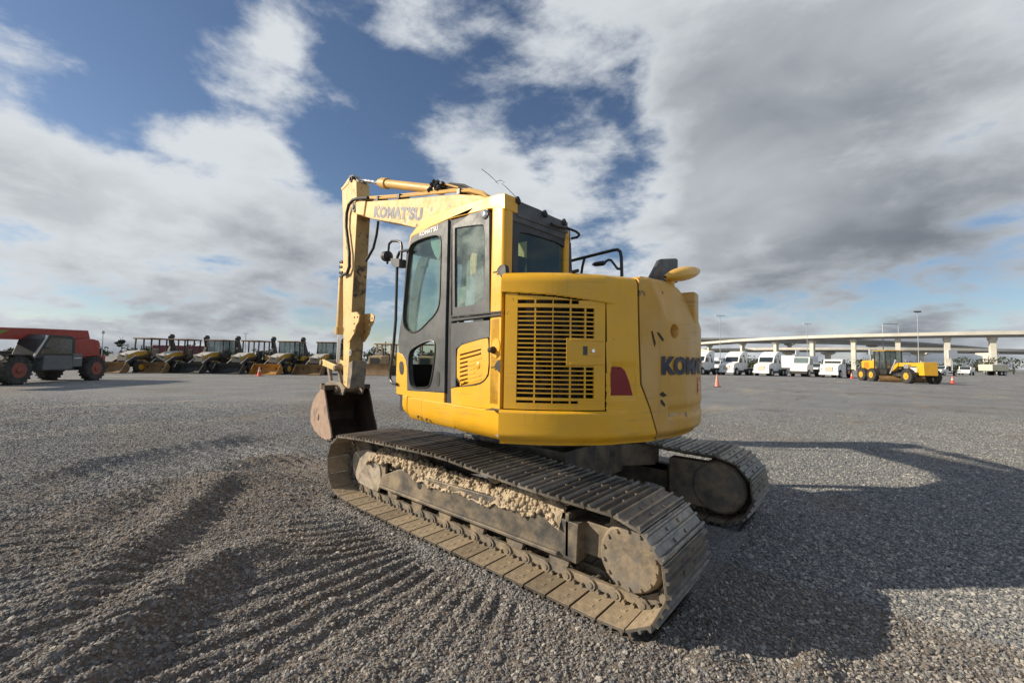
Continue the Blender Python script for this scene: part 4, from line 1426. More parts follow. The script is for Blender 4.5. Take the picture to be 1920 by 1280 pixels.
# latches and knobs
def knob(px, py, r, h, m, parent, name):
    x, z = UY(px, py, YC); m1 = MB()
    m1.lathe((x, YC - 0.002, z), (x, YC + h, z), [(r, 0), (r, 0.35), (r * 0.72, 0.6), (r * 0.75, 0.9), (r * 0.3, 1)], 16)
    return m1.build(name, m, parent)
m1 = MB(); pl(m1, rnd([(924, 636), (932, 634), (937, 642), (936, 660), (930, 672), (924, 668), (921, 652)], 2), [], YC + 0.006, 0.01); m1.build('knob_boss', MT['yellow'], lower, bevel=0.003)
knob(927, 656, 0.026, 0.055, MT['black'], lower, 'knob')
def latch(px, py, parent):
    m1 = MB()
    P = rnd([(px - 9, py - 1), (px - 2, py - 12), (px + 6, py - 14), (px + 9, py - 8), (px + 9, py + 10), (px + 3, py + 14), (px - 3, py + 6)], 2)
    pl(m1, P, [], YC + 0.03, 0.034)
    a = UP(px - 8, py + 1, YC + 0.02); b = UP(px - 14, py + 1.5, YC + 0.02); m1.tube([a, b], 0.006, 6)
    return m1.build('rubber_latch', MT['black'], parent, bevel=0.008)
latch(935, 687, lower)
latch(939, 509, lower)

# rear of the cab: dark upper fascia, rear window, pull handle
XB = xrear + 0.012
def XPl(mb, outer, holes, x, t):
    O = [UX(*p, x) for p in outer]; H = [[UX(*p, x) for p in h] for h in holes]
    mb.plate(O, H, lambda a, b: (x, a, b), lambda a, b: (x + t, a, b))
mb = MB(); XPl(mb, [(957, 368), (966, 372), (985, 381), (1012, 392), (1030, 402), (1052, 412), (1064, 420), (1070, 432), (1071, 455), (1030, 439), (961, 414)], [], XB - 0.004, 0.12)
fas = ubuild(mb, 'rear_fascia', MT['dgrey'], bevel=0.012)
m1 = MB()
for p in [(972, 376), (1023, 401), (1059, 417)]:
    y, z = UX(*p, XB - 0.02); m1.lathe((XB - 0.01, y, z - 0.02), (XB - 0.01, y, z + 0.03), [(0.022, 0), (0.026, 0.4), (0.012, 1)], 8)
m1.build('roof_clip', MT['black'], fas)
mb = MB(); XPl(mb, [(961, 414), (1030, 439), (1071, 455), (1074, 540), (961, 540)], [rnd([(972, 440), (978, 434), (1040, 452), (1058, 462), (1063, 475), (1066, 535), (972, 535)], 1)], XB + 0.004, 0.03)
rw = ubuild(mb, 'rear_window_frame', MT['blackm'], bevel=0.003)
m1 = MB(); XPl(m1, [(963, 416), (1030, 440), (1070, 456), (1072, 538), (963, 538)], [], XB + 0.016, 0.004); m1.build('window_pane', MT['rearglass'], rw, smooth=0)
m1 = MB()
m1.tube([(XB - 0.03,) + UX(*p, XB - 0.03) for p in [(1034, 419), (1046, 424), (1064, 428)]] + [(XB - 0.10,) + UX(*p, XB - 0.10) for p in [(1080, 434), (1085, 438), (1086, 441)]] + [(XB - 0.04,) + UX(*p, XB - 0.04) for p in [(1082, 445), (1072, 447)]], 0.011, 8)
ubuild(m1, 'rear_grab_handle', MT['blackm'])
# wire aerial on the roof
an = MB()
bp = [(974, 377), (962, 364), (948, 350), (941, 345), (946, 341), (938, 338), (929, 341), (935, 345), (925, 335), (915, 326), (903, 317)]
an.tube([UP(*p, YC - 0.35) for p in bp], 0.0028, 5)
ubuild(an, 'aerial_wire', MT['blackm'])

# inside: seat, console, lever
si = MB()
si.box(-0.42, 0.06, 0.60, 1.02, 1.42, 1.54); si.prism([(-0.42, 1.50), (-0.30, 1.50), (-0.40, 2.12), (-0.50, 2.10)], 0.60, 1.02); si.prism([(-0.44, 2.12), (-0.40, 2.12), (-0.43, 2.30), (-0.49, 2.29)], 0.70, 0.92)
si.box(-0.38, 0.0, 0.66, 0.96, 1.12, 1.42)
si.box(-0.35, 0.20, 0.52, 0.60, 1.50, 1.60); si.box(-0.35, 0.20, 1.02, 1.09, 1.50, 1.60)
ubuild(si, 'operator_seat', MT['seat'], bevel=0.03, seg=3)
le = MB()
for y in (0.56, 1.055):
    le.tube([(0.14, y, 1.58), (0.16, y, 1.72), (0.15, y, 1.80)], 0.014, 8); le.lathe((0.15, y, 1.78), (0.16, y, 1.88), [(0.018, 0), (0.026, 0.4), (0.018, 1)], 10)
for y in (0.72, 0.86):
    le.tube([(0.42, y, 1.12), (0.40, y, 1.5), (0.36, y, 1.62)], 0.011, 8)
ubuild(le, 'control_levers', MT['black'])
co = MB(); co.box(0.28, 0.52, 0.50, 0.66, 1.12, 1.62); co.box(0.30, 0.40, 0.52, 0.70, 1.62, 1.80); ubuild(co, 'monitor_console', MT['black'], bevel=0.01)

# mirror with its long bracket at the front left corner
mr = MB()
YM = YC + 0.02
mr.tube([UP(*p, YM) for p in [(768, 469), (757, 470), (749, 473), (745, 482), (744.5, 500), (742, 600), (737, 660), (732, 695), (731, 710), (736, 718), (744, 720)]], 0.014, 10)
mr.tube([UP(*p, YM) for p in [(752, 492), (753.5, 462), (752, 455), (746, 452), (735, 452), (729.5, 457), (727.5, 478)]], 0.012, 10)
mirror = ubuild(mr, 'mirror_bracket', MT['blackm'])
mm = MB(); a = UP(723.5, 480, YM); b = UP(730, 480, YM)
mm.lathe((a[0] + 0.03, a[1], a[2]), (b[0] - 0.0, b[1], b[2]), [(0.02, 0), (0.052, 0.2), (0.052, 0.8), (0.02, 1)], 16); mm.tube([UP(727, 486, YM), UP(726, 495, YM)], 0.012, 6)
mm.build('mirror_head', MT['black'], mirror)
cl = MB(); cl.prism([UY(*p, YM) for p in [(737, 485), (754, 486), (753.5, 501), (746, 502), (738, 497)]], YM - 0.05, YM + 0.03); cl.build('clamp', MT['dgrey'], mirror, bevel=0.006)

# pale sheets inside the door and side glass, whitish reflections put into their colour
film = mat('window_glare_tone', (0.55, 0.60, 0.56), 0.7, var=0.15, vscale=6)
m1 = MB(); pl(m1, [(806, 446), (826, 444), (827, 470), (822, 488), (815, 478), (809, 462)], [], YC - 0.03, 0.003); m1.build('pale_glare_sheet', film, cdoor, smooth=0)
m1 = MB(); m1.tube([UP(*p, YC - 0.25) for p in [(797, 474), (803, 474), (802, 500), (788, 501)]], 0.008, 6); m1.build('inner_mirror_bracket', MT['black'], cdoor)
m1 = MB(); pl(m1, [(862, 446), (886, 455), (900, 458), (864, 460)], [], YC - 0.25, 0.004); m1.build('pale_glare_strip', film, swin, smooth=0)
for poly in ([(875, 490), (881, 488), (880, 540), (874, 542)], [(861, 540), (874, 536), (872, 566), (860, 570)], [(897, 510), (905, 500), (904, 530)]):
    m1 = MB(); pl(m1, poly, [], YC - 0.20, 0.004); m1.build('pale_glare_sheet', film, swin, smooth=0)

# dark post and folded sunblind at the far front corner, seen through the door glass
m1 = MB(); yb = YR + 0.10
P = [UY(*p, yb) for p in [(800, 470), (806, 474), (797, 500), (786, 545), (779, 600), (775, 640), (764, 640), (766, 590), (773, 530), (785, 486)]]
m1.prism(P, yb, yb - 0.03)
ubuild(m1, 'corner_post', MT['black'], bevel=0.004)

# ------------------------------------------------------------------ boom, arm, bucket (house frame)
YB = 0.15        # left face of boom and arm
def B(*pts, y=YB): return [UY(*p, y) for p in pts]
# boom: visible upper part from the photograph, lower bend and foot behind the cab
up_edge = B((668, 376), (690, 377), (745, 374), (800, 369), (860, 364), (900, 366))
lo_edge = B((790, 430), (745, 419), (700, 411), (683, 406), (668, 402))
bend = [(0.55, 3.20), (0.10, 2.55), (0.02, 1.55), (0.14, 1.32), (0.38, 1.30), (0.62, 1.75), (0.90, 2.35), (1.35, 2.80)]
mb = MB(); mb.prism(up_edge + bend + lo_edge, YB, -YB)
boom = ubuild(mb, 'boom', MT['faded'], bevel=0.012)
m1 = MB(); q = UY(666, 389, YB)
m1.cyl((q[0], YB + 0.03, q[1]), (q[0], -YB - 0.03, q[1]), 0.085, n=20); m1.lathe((q[0], YB + 0.03, q[1]), (q[0], YB + 0.05, q[1]), [(0.05, 0), (0.045, 1)], 8)
m1.build('boom_tip_pin', MT['frame'], boom)
m1 = MB(); m1.prism(B((669, 377), (688, 377), (684, 405), (669, 402)), YB + 0.025, -YB - 0.025); m1.build('boom_tip_boss', MT['faded'], boom, bevel=0.02)
lettering('lettering', "KOMAT'SU", bil([UP(702.5, 386, YB + 0.004), UP(793, 388, YB + 0.004), UP(790, 414, YB + 0.004), UP(700, 407.5, YB + 0.004)]), MT['greyletter'], boom, offset=0.055)
# pipes along the boom
for dy, off in ((0.12, 0.0), (0.07, -2.5), (0.0, -3.5)):
    m1 = MB()
    m1.tube([UP(px, py + off, YB - 0.15 + dy) for px, py in [(668, 374), (690, 373.5), (745, 369.5), (800, 364), (850, 359), (880, 358), (905, 364), (925, 378)]], 0.017, 8)
    m1.build('hydraulic_pipe', MT['cylyellow'], boom)
m1 = MB()
for p in [(686, 374), (712, 372), (752, 368), (865, 359)]:
    m1.box(UY(*p, 0.1)[0] - 0.03, UY(*p, 0.1)[0] + 0.03, -0.03, 0.15, UY(*p, 0.1)[1] - 0.05, UY(*p, 0.1)[1] + 0.02)
m1.build('pipe_clamp', MT['blackm'], boom)
# hoses by the arm cylinder foot
for k, pts in enumerate([[(815, 352), (845, 345), (870, 348), (890, 358), (905, 370)], [(820, 356), (850, 350), (880, 356), (902, 372)], [(800, 352), (818, 346), (838, 346), (860, 352)], [(835, 358), (862, 356), (890, 366)]]):
    m1 = MB(); m1.tube([UP(*p, 0.03 * k - 0.02) for p in pts], 0.020 if k < 2 else 0.013, 8); m1.build('hydraulic_hose', MT['black'] if k < 2 else MT['cylyellow'], boom)
m1 = MB()
rg = random.Random(9)
for k in range(12):
    p = UP(822 + rg.uniform(-9, 12), 352 + rg.uniform(-7, 7), 0.04); m1.lathe(p, (p[0] + rg.uniform(-.08, .08), p[1] + 0.06, p[2] + rg.uniform(-.06, .06)), [(0.03, 0), (0.035, 0.5), (0.02, 1)], 8)
m1.build('hose_fittings', MT['blackm'], boom)
# arm cylinder
m1 = MB()
a, b_ = Vector(UP(830, 357, 0.0)), Vector(UP(718, 343.5, 0.0))
m1.lathe(a, b_, [(0.062, 0), (0.066, 0.02), (0.066, 0.90), (0.088, 0.905), (0.088, 1.0)], 24)
cyl = ubuild(m1, 'arm_cylinder', MT['cylyellow'])
m1 = MB(); m1.cyl(b_, Vector(UP(668, 337, 0.0)), 0.038, n=16); m1.build('piston_rod', MT['chrome'], cyl)
m1 = MB(); m1.cyl(UP(713, 343, 0.0), UP(719, 343.7, 0.0), 0.07, n=20); m1.build('gland', MT['cylyellow'], cyl)

# arm
arm_px = [(655, 331), (668, 340), (669, 400), (661, 545), (653.5, 685), (650, 726), (643.5, 724), (643.5, 640), (643, 520), (643.5, 440), (641, 352)]
mb = MB(); mb.prism(B(*arm_px), YB, -0.10)
arm = ubuild(mb, 'arm', MT['faded'], bevel=0.010)
rear_px = [(669, 402), (661, 545), (653.7, 683)]
RX = [UY(*p, YB) for p in rear_px]
m1 = MB(); vs = []
for x, z in RX: vs += [(x - 0.004, YB - 0.012, z), (x - 0.004, -0.088, z), (x + 0.004, YB - 0.012, z), (x + 0.004, -0.088, z)]
m1.add(vs, [(0, 1, 5, 4), (4, 5, 9, 8), (2, 6, 7, 3), (6, 10, 11, 7), (0, 4, 6, 2), (4, 8, 10, 6), (1, 3, 7, 5), (5, 7, 11, 9), (0, 2, 3, 1), (8, 9, 11, 10)])
m1.build('arm_back_grime_shade', MT['grimeshade'], arm, smooth=0)  # thin sheet over the rear face, its colour holds both grime and shade
m1 = MB(); m1.prism(B((650, 329), (656, 326), (668, 338), (668, 348), (652, 344)), YB - 0.04, -0.06); m1.build('arm_top_lug', MT['frame'], arm, bevel=0.01)
m1 = MB(); q = UY(659, 336, YB); m1.cyl((q[0], YB + 0.02, q[1]), (q[0], -0.12, q[1]), 0.06, n=16); m1.lathe((q[0], YB + 0.02, q[1]), (q[0], YB + 0.04, q[1]), [(0.035, 0), (0.03, 1)], 6); m1.build('arm_top_pin', MT['blackm'], arm)
m1 = MB(); m1.prism(B((640.5, 353), (653, 341), (654, 345), (641, 357)), YB + 0.01, -0.11); m1.build('arm_top_rib', MT['faded'], arm, bevel=0.004)
# hoses on the arm
m1 = MB(); m1.tube([UP(*p, YB + 0.05) for p in [(690, 371), (672, 372), (662, 375), (654, 384), (650, 400), (649, 425), (652, 450), (655, 475), (655, 500), (651, 512), (642, 516)]], 0.028, 10); m1.build('hydraulic_hose', MT['black'], arm)
m1 = MB(); m1.tube([UP(*p, 0.0) for p in [(709, 415), (706, 440), (700, 465), (690, 483), (686, 489)]], 0.024, 10); m1.build('hydraulic_hose', MT['black'], boom)
m1 = MB()
for p in [(637, 491), (636, 500), (636, 511), (637, 518)]:
    m1.lathe(UP(p[0], p[1], YB - 0.02), UP(p[0] + 7, p[1] + 1, YB - 0.02), [(0.012, 0), (0.03, 0.3), (0.03, 1)], 8)
m1.build('hose_fittings', MT['blackm'], arm)
m1 = MB(); m1.prism(B((637, 494), (643, 493), (643, 508), (637.5, 508)), YB - 0.01, 0.05); m1.build('hose_bracket', MT['faded'], arm)
# bracket plates at the rear face
for yy in (YB + 0.012, -0.10):
    br = [UY(*p, YB) for p in [(652, 586), (670, 585), (675, 590), (673, 603), (668, 612), (665, 625), (656, 640), (652, 640)]]
    hs = []
    for cx, cy in ((666, 595), (671.5, 594.5), (665.5, 607), (665, 620)):
        x, z = UY(cx, cy, YB); hs.append([(x + 0.030 * math.cos(k * math.pi / 4), z + 0.020 * math.sin(k * math.pi / 4)) for k in range(8)])
    m1 = MB(); m1.plate(br, hs, lambda a, b, yy=yy: (a, yy, b), lambda a, b, yy=yy: (a, yy - 0.02, b)); m1.build('bracket_plate', MT['faded'], arm)
lx, lz = UY(659.5, 661, YB)
m1 = MB(); m1.tube([(lx + 0.03, YB + 0.012, lz - 0.01)] + [(lx + 0.035 * math.cos(a), YB + 0.025, lz + 0.05 * math.sin(a)) for a in np.linspace(0, 6.28, 14)], 0.008, 6); m1.build('lifting_ring', MT['whiteletter'], arm)
# lower arm end, muddy
m1 = MB(); m1.prism(B((661.5, 676), (653.8, 680), (650, 728), (656, 728), (660, 700)), YB + 0.004, -0.104); m1.build('arm_end', MT['cover'], arm, bevel=0.01)
# bucket cylinder on the front of the arm
m1 = MB(); a, b_ = Vector(UP(641, 520, 0.03)), Vector(UP(636, 627, 0.03)); m1.lathe(a, b_, [(0.05, 0), (0.058, 0.03), (0.058, 0.86), (0.080, 0.87), (0.080, 1.0)], 20)
bc = ubuild(m1, 'bucket_cylinder', MT['cylyellow'])
m1 = MB(); m1.cyl(b_, Vector(UP(633.5, 682, 0.03)), 0.034, n=14); m1.build('piston_rod', MT['chrome'], bc)
# linkage
pA, pB_, pC, pD = (619, 679), (645, 690), (621, 723), (650, 729)
lk = MB()
for yy in (0.19, -0.13):
    lk.bar(UP(*pA, 0.05)[:1] + (yy,) + UP(*pA, 0.05)[2:], UP(*pB_, 0.05)[:1] + (yy,) + UP(*pB_, 0.05)[2:], 0.045, 0.12)
link = ubuild(lk, 'tipping_link', MT['faded'], bevel=0.015)
lk = MB()
P1, P2 = UP(623, 681, 0.05), UP(630, 722, 0.05)
for yy in (0.13, -0.06):
    lk.bar((P1[0], yy, P1[2]), (P2[0], yy, P2[2]), 0.05, 0.09)
for p in (pA, pB_):
    q = UY(*p, 0.05); lk.cyl((q[0], 0.24, q[1]), (q[0], -0.17, q[1]), 0.05, n=14)
ubuild(lk, 'bucket_link', MT['cover'], bevel=0.01)

# bucket, open side towards the machine
YL, YRB = 0.42, -0.42
side_px = [(606.5, 727), (601, 731), (592, 743), (585.5, 757), (582, 775), (582.5, 792), (588, 807), (600, 820), (615, 829), (621, 822), (619, 805), (615, 785), (612, 762), (609, 742)]
sp_ = [UY(*p, YL) for p in side_px]
zmin = min(p[1] for p in sp_)
sp_ = [(x, z - zmin + 0.004) for x, z in sp_]
back = sp_[0:9]
mb = MB()
# curved shell: outer and inner skin along the back outline
shell = back
inn = []
cx = np.mean([p[0] for p in sp_]); cz = np.mean([p[1] for p in sp_])
for p in back:
    d = Vector((cx - p[0], cz - p[1])).normalized(); inn.append((p[0] + d[0] * 0.022, p[1] + d[1] * 0.022))
k = len(back)
vs = [(p[0], YL - 0.012, p[1]) for p in shell] + [(p[0], YRB + 0.012, p[1]) for p in shell] + [(p[0], YL - 0.012, p[1]) for p in inn] + [(p[0], YRB + 0.012, p[1]) for p in inn]
fs = []
for i in range(k - 1):
    fs += [(i, i + 1, k + i + 1, k + i), (2 * k + i, 3 * k + i, 3 * k + i + 1, 2 * k + i + 1)]
fs += [(0, k, 3 * k, 2 * k), (k - 1, 3 * k - 1, 4 * k - 1, 2 * k - 1)]
mb.add(vs, fs)
# reinforced top lip beam
t0 = sp_[0]; mb.box(t0[0] - 0.06, t0[0] + 0.10, YRB, YL, t0[1] - 0.05, t0[1] + 0.03)
bk = ubuild(mb, 'bucket', MT['bucket'])
for yy, m_ in ((YL, MT['bucketside']), (YRB + 0.025, MT['bucket'])):
    m1 = MB(); m1.plate(sp_, [], lambda a, b, yy=yy: (a, yy, b), lambda a, b, yy=yy: (a, yy - 0.025, b)); sd = m1.build('bucket_side', m_, bk, bevel=0.005)
    if yy == YL:
        hx, hz = UY(596, 781, YL); m2 = MB(); m2.lathe((hx, YL, hz), (hx, YL + 0.018, hz), [(0.058, 0), (0.058, 0.7), (0.045, 1)], 18); m2.build('side_boss', MT['bucketside'], bk)
edge = sp_[8]
for i in range(5):
    yy = YRB + 0.06 + i * 0.18
    m1 = MB(); m1.prism([(edge[0] - 0.20, edge[1] + 0.045), (edge[0] - 0.02, edge[1] + 0.05), (edge[0] + 0.06, edge[1] + 0.03), (edge[0] + 0.06, edge[1] - 0.0)], yy, yy + 0.07); m1.build('bucket_tooth', MT['steel'], bk, bevel=0.006)
# ears
for yy in (0.19, -0.15):
    m1 = MB()
    e = [UY(*p, 0.05) for p in [(617, 727), (623, 717), (636, 713), (652, 716), (661, 727), (657, 740), (625, 736)]]
    m1.prism(e, yy, yy - 0.03); m1.build('bucket_ear', MT['cover'], bk, bevel=0.008)
m1 = MB()
for p in (pC, pD):
    q = UY(*p, 0.05); m1.cyl((q[0], 0.25, q[1]), (q[0], -0.21, q[1]), 0.055, n=16)
m1.build('bucket_pin', MT['steelin'], bk)

# ------------------------------------------------------------------ machines and trucks round the yard
MT.update(
    tyre=mat('tyre_rubber', (0.022, 0.022, 0.022), 0.85, var=0.2, dust=(0.14, 0.12, 0.10), dust_amt=0.5, dscale=5),
    rimy=mat('yellow_rim', (0.65, 0.36, 0.03), 0.5, var=0.1), rimr=mat('red_rim', (0.22, 0.055, 0.035), 0.5, var=0.1), rimw=mat('white_rim', (0.6, 0.6, 0.6), 0.45, var=0.1),
    hoey=mat('loader_yellow', (0.55, 0.31, 0.03), 0.5, var=0.15, dust=(0.25, 0.17, 0.07), dust_amt=0.4), hoek=mat('loader_black', (0.025, 0.025, 0.025), 0.5, var=0.2, dust=(0.10, 0.09, 0.07), dust_amt=0.3),
    hoodtop=mat('pale_hood_top', (0.50, 0.47, 0.40), 0.4, var=0.08), roofo=mat('orange_brown_roof', (0.20, 0.10, 0.04), 0.5, var=0.15),
    bbrown=mat('brown_bucket', (0.20, 0.12, 0.05), 0.7, var=0.25, vscale=2), bblack=mat('black_bucket', (0.03, 0.03, 0.028), 0.6, var=0.25), borange=mat('orange_bucket', (0.42, 0.20, 0.03), 0.6, var=0.2, vscale=2, dust=(0.30, 0.18, 0.08), dust_amt=0.4),
    telered=mat('telehandler_red', (0.34, 0.035, 0.022), 0.5, var=0.12, dust=(0.20, 0.10, 0.07), dust_amt=0.3), telegrey=mat('telehandler_grey', (0.11, 0.12, 0.125), 0.55, var=0.12, dust=(0.20, 0.19, 0.17), dust_amt=0.3), green=mat('green_decal', (0.16, 0.22, 0.03), 0.5, var=0.1),
    white=mat('white_paint', (0.78, 0.78, 0.76), 0.4, var=0.03), cream=mat('cream_paint', (0.66, 0.60, 0.44), 0.5, var=0.05), chassis=mat('truck_chassis', (0.03, 0.03, 0.032), 0.6, var=0.2), grille=mat('grille_metal', (0.50, 0.46, 0.36), 0.4, var=0.1), darkglass=mat('dark_window', (0.02, 0.03, 0.035), 0.08, var=0.0, spec=0.8),
    paleglass=glass('machine_glass', (0.42, 0.48, 0.48), 0.10, (0.35, 0.40, 0.40), 0.15), deckred=mat('rusty_deck', (0.16, 0.06, 0.035), 0.7, var=0.2), orange=mat('orange_paint', (0.62, 0.22, 0.02), 0.5, var=0.1), tanmach=mat('tan_machine', (0.40, 0.28, 0.15), 0.6, var=0.15),
    cone=mat('orange_cone', (0.75, 0.09, 0.05), 0.6, var=0.08), collar=mat('white_collar', (0.7, 0.68, 0.66), 0.5, var=0.05), maroon=mat('maroon_paint', (0.12, 0.02, 0.03), 0.5, var=0.1), silver=mat('silver_metal', (0.55, 0.55, 0.55), 0.35, 0.7, var=0.05),
)


def heading(du, dv):
    d = cR0 * du + cFh * dv
    return math.atan2(d[1], d[0])


def wheel_meshes(R, w, rr):
    t = MB()
    t.lathe((0, -w / 2, 0), (0, w / 2, 0), [(rr, 0), (R * 0.93, 0.0), (R, 0.12), (R, 0.88), (R * 0.93, 1.0), (rr, 1.0)], 28)
    for k in range(20):       # tread lugs
        a = 2 * math.pi * k / 20
        c, s = math.cos(a), math.sin(a)
        for y0, y1, da in ((-w * 0.48, 0.0, 0.06), (0.0, w * 0.48, -0.06)):
            p0 = (math.cos(a + da) * (R + 0.012), y0 if y0 else 0, math.sin(a + da) * (R + 0.012)); p1 = (c * (R + 0.012), y1 if y1 else 0, s * (R + 0.012))
            t.bar(p0, p1, R * 0.11, 0.04, up=(c, 0, s))
    r = MB()
    r.lathe((0, -w * 0.30, 0), (0, w * 0.52, 0), [(rr * 0.98, 0), (rr * 1.05, 0.99), (rr * 0.92, 1.0), (rr * 0.80, 0.985), (rr * 0.30, 0.982)], 24)
    r.lathe((0, w * 0.1, 0), (0, w * 0.60, 0), [(rr * 0.45, 0), (rr * 0.42, 0.95), (rr * 0.25, 1.0)], 14)
    return t, r


WCACHE = {}


def wheel(parent, x, y, R, w, rr, rim, name='wheel'):
    key = (R, w, rr, rim)
    if key not in WCACHE:
        t, r = wheel_meshes(R, w, rr)
        WCACHE[key] = (t.mesh('tyre', MT['tyre']), r.mesh('rim', MT[rim]))
    tm, rm = WCACHE[key]
    o = inst(name, tm, parent, (x, y, R), (0, 0, 0 if y > 0 else math.pi))
    inst('rim', rm, o)
    return o


def pbox(parent, name, m, x0, x1, y0, y1, z0, z1, bevel=0.03):
    return MB().box(x0, x1, y0, y1, z0, z1).build(name, MT[m], parent, bevel=bevel)


def pprism(parent, name, m, poly, y0, y1, bevel=0.03):
    return MB().prism(poly, y0, y1).build(name, MT[m], parent, bevel=bevel)


def cab_open(parent, x0, x1, w, z0, z1, roofm, glazed, framem='hoek', over=0.12):
    fr = MB()
    for x in (x0, (x0 + x1) / 2 - 0.05, x1):
        for s in (-1, 1):
            fr.bar((x, s * w, z0), (x - 0.04 * (x == x1) * 2, s * w, z1), 0.08, 0.08)
    fr.bar((x0, -w, z0 + 0.02), (x0, w, z0 + 0.02), 0.06, 0.06); fr.bar((x1, -w, z0 + 0.02), (x1, w, z0 + 0.02), 0.06, 0.06)
    f = fr.build('cab_frame', MT[framem], parent)
    MB().box(x0 - over, x1 + over, -w - 0.10, w + 0.10, z1, z1 + 0.11).build('canopy_roof', MT[roofm], parent, bevel=0.04)
    if glazed:
        for s in (-1, 1):
            MB().box(x0 + 0.05, x1 - 0.10, s * w - 0.006, s * w + 0.006, z0 + 0.1, z1 - 0.02).build('side_window', MT['paleglass'], f)
        MB().box(x1 - 0.035, x1 - 0.025, -w + 0.05, w - 0.05, z0 + 0.05, z1 - 0.02).build('front_window', MT['paleglass'], f)
        MB().box(x0 - 0.005, x0 + 0.005, -w + 0.05, w - 0.05, z0 + 0.25, z1 - 0.02).build('rear_window', MT['paleglass'], f)
    st = MB(); st.box(x0 + 0.25, x0 + 0.70, -0.25, 0.25, z0 - 0.05, z0 + 0.15); st.box(x0 + 0.18, x0 + 0.30, -0.25, 0.25, z0 + 0.1, z0 + 0.8)
    st.bar((x1 - 0.35, 0, z0), (x1 - 0.5, 0, z0 + 0.45), 0.06, 0.06); st.build('seat', MT['black'], parent, bevel=0.03)
    return f


def backhoe(label, loc, rz, bucketm, glazed, hoe=(0.0, 1.0), bucket_lift=0.0):
    t = thing('backhoe_loader', label, 'backhoe loader', loc, rz, 'backhoe loaders parked in a row')
    pbox(t, 'chassis', 'hoek', -1.7, 1.9, -0.42, 0.42, 0.45, 0.98)
    h = MB(); h.prism([(0.42, 0.92), (0.42, 1.78), (1.2, 1.70), (1.95, 1.42), (2.02, 0.92)], -0.46, 0.46); h.build('hood', MT['hoey'], t, bevel=0.06)
    MB().prism([(0.45, 1.79), (1.2, 1.715), (1.97, 1.43), (1.99, 1.37), (1.2, 1.66), (0.45, 1.73)], -0.47, 0.47).build('hood_top', MT['hoodtop'], t, bevel=0.02)
    MB().prism([(1.98, 1.34), (2.05, 0.95), (2.02, 0.95), (1.93, 1.34)], -0.40, 0.40).build('radiator_grille', MT['hoek'], t)
    for s in (-1, 1):
        MB().prism([(0.5, 1.05), (0.5, 1.40), (1.5, 1.25), (1.85, 1.0)], s * 0.465, s * 0.472).build('side_grille', MT['hoek'], t)
    cab_open(t, -1.0, 0.42, 0.72, 1.15, 2.72, 'roofo', glazed)
    pbox(t, 'cab_base', 'hoek', -1.05, 0.42, -0.70, 0.70, 0.75, 1.15)
    for s in (-1, 1):
        MB().prism([(-1.85, 1.25), (-1.75, 1.52), (-0.6, 1.55), (-0.35, 1.2), (-0.35, 1.12), (-1.85, 1.15)], s * 0.70, s * 1.10).build('mudguard', MT['hoey'], t, bevel=0.03)
        wheel(t, -1.1, s * 0.92, 0.70, 0.44, 0.34, 'rimy'); wheel(t, 1.35, s * 0.86, 0.46, 0.30, 0.22, 'rimy')
        b = bucket_lift
        a = MB(); a.bar((0.15, s * 0.66, 1.45), (1.75, s * 0.66, 1.05 + b), 0.09, 0.22); a.bar((1.70, s * 0.66, 1.12 + b), (2.50, s * 0.66, 0.42 + b), 0.09, 0.20)
        a.build('loader_arm', MT['hoek'], t, bevel=0.02)
        c = MB(); c.cyl((0.55, s * 0.66, 0.85), (1.45, s * 0.66, 0.95 + b), 0.055, n=10); c.cyl((1.5, s * 0.60, 1.35 + b), (2.42, s * 0.60, 0.72 + b), 0.045, n=10); c.build('loader_cylinder', MT['silver'], t)
        MB().lathe((1.95, s * 0.35, 1.48), (2.06, s * 0.35, 1.46), [(0.05, 0), (0.07, 0.5), (0.07, 1)], 10).build('headlight', MT['collar'], t)
    b = bucket_lift
    prof = [(3.30, 0.02), (2.75, 0.02), (2.52, 0.12), (2.42, 0.32), (2.46, 0.60), (2.66, 0.84), (2.72, 0.86)]
    inn = [(2.72, 0.82), (2.50, 0.58), (2.46, 0.33), (2.55, 0.15), (2.76, 0.05), (3.30, 0.04)]
    bk = MB().prism([(x, z + b) for x, z in prof + inn], -1.18, 1.18).build('loader_bucket', MT[bucketm], t, smooth=60)
    for s in (-1, 1):
        MB().prism([(x, z + b) for x, z in [(3.25, 0.02), (2.75, 0.02), (2.52, 0.12), (2.42, 0.32), (2.46, 0.60), (2.70, 0.86)]], s * 1.18, s * 1.205).build('bucket_side', MT[bucketm], bk)
    # hoe folded up behind the cab
    dy, lean = hoe
    hb = MB()
    hb.bar((-1.9, dy, 0.8), (-2.35, dy, 2.2), 0.22, 0.40); hb.bar((-2.35, dy, 2.1), (-1.95 - 0.2 * lean, dy, 3.15), 0.20, 0.36)
    hb.bar((-1.95 - 0.2 * lean, dy, 3.1), (-2.75, dy, 1.6), 0.16, 0.26)
    hb.lathe((-2.05 - 0.2 * lean, dy - 0.14, 3.08), (-2.05 - 0.2 * lean, dy + 0.14, 3.08), [(0.20, 0), (0.22, 0.2), (0.22, 0.8), (0.20, 1)], 16)
    hb.build('backhoe_boom', MT['hoek'], t, bevel=0.02)
    MB().prism([(-2.55, 0.5), (-2.95, 0.7), (-3.05, 1.2), (-2.8, 1.6), (-2.6, 1.5), (-2.75, 1.1)], dy - 0.3, dy + 0.3).build('digging_bucket', MT['bblack'], t, bevel=0.02)
    for s in (-1, 1):
        MB().bar((-1.85, s * 0.85, 0.6), (-1.85, s * 1.0, 1.75), 0.14, 0.14).build('stabiliser', MT['hoek'], t)
    return t


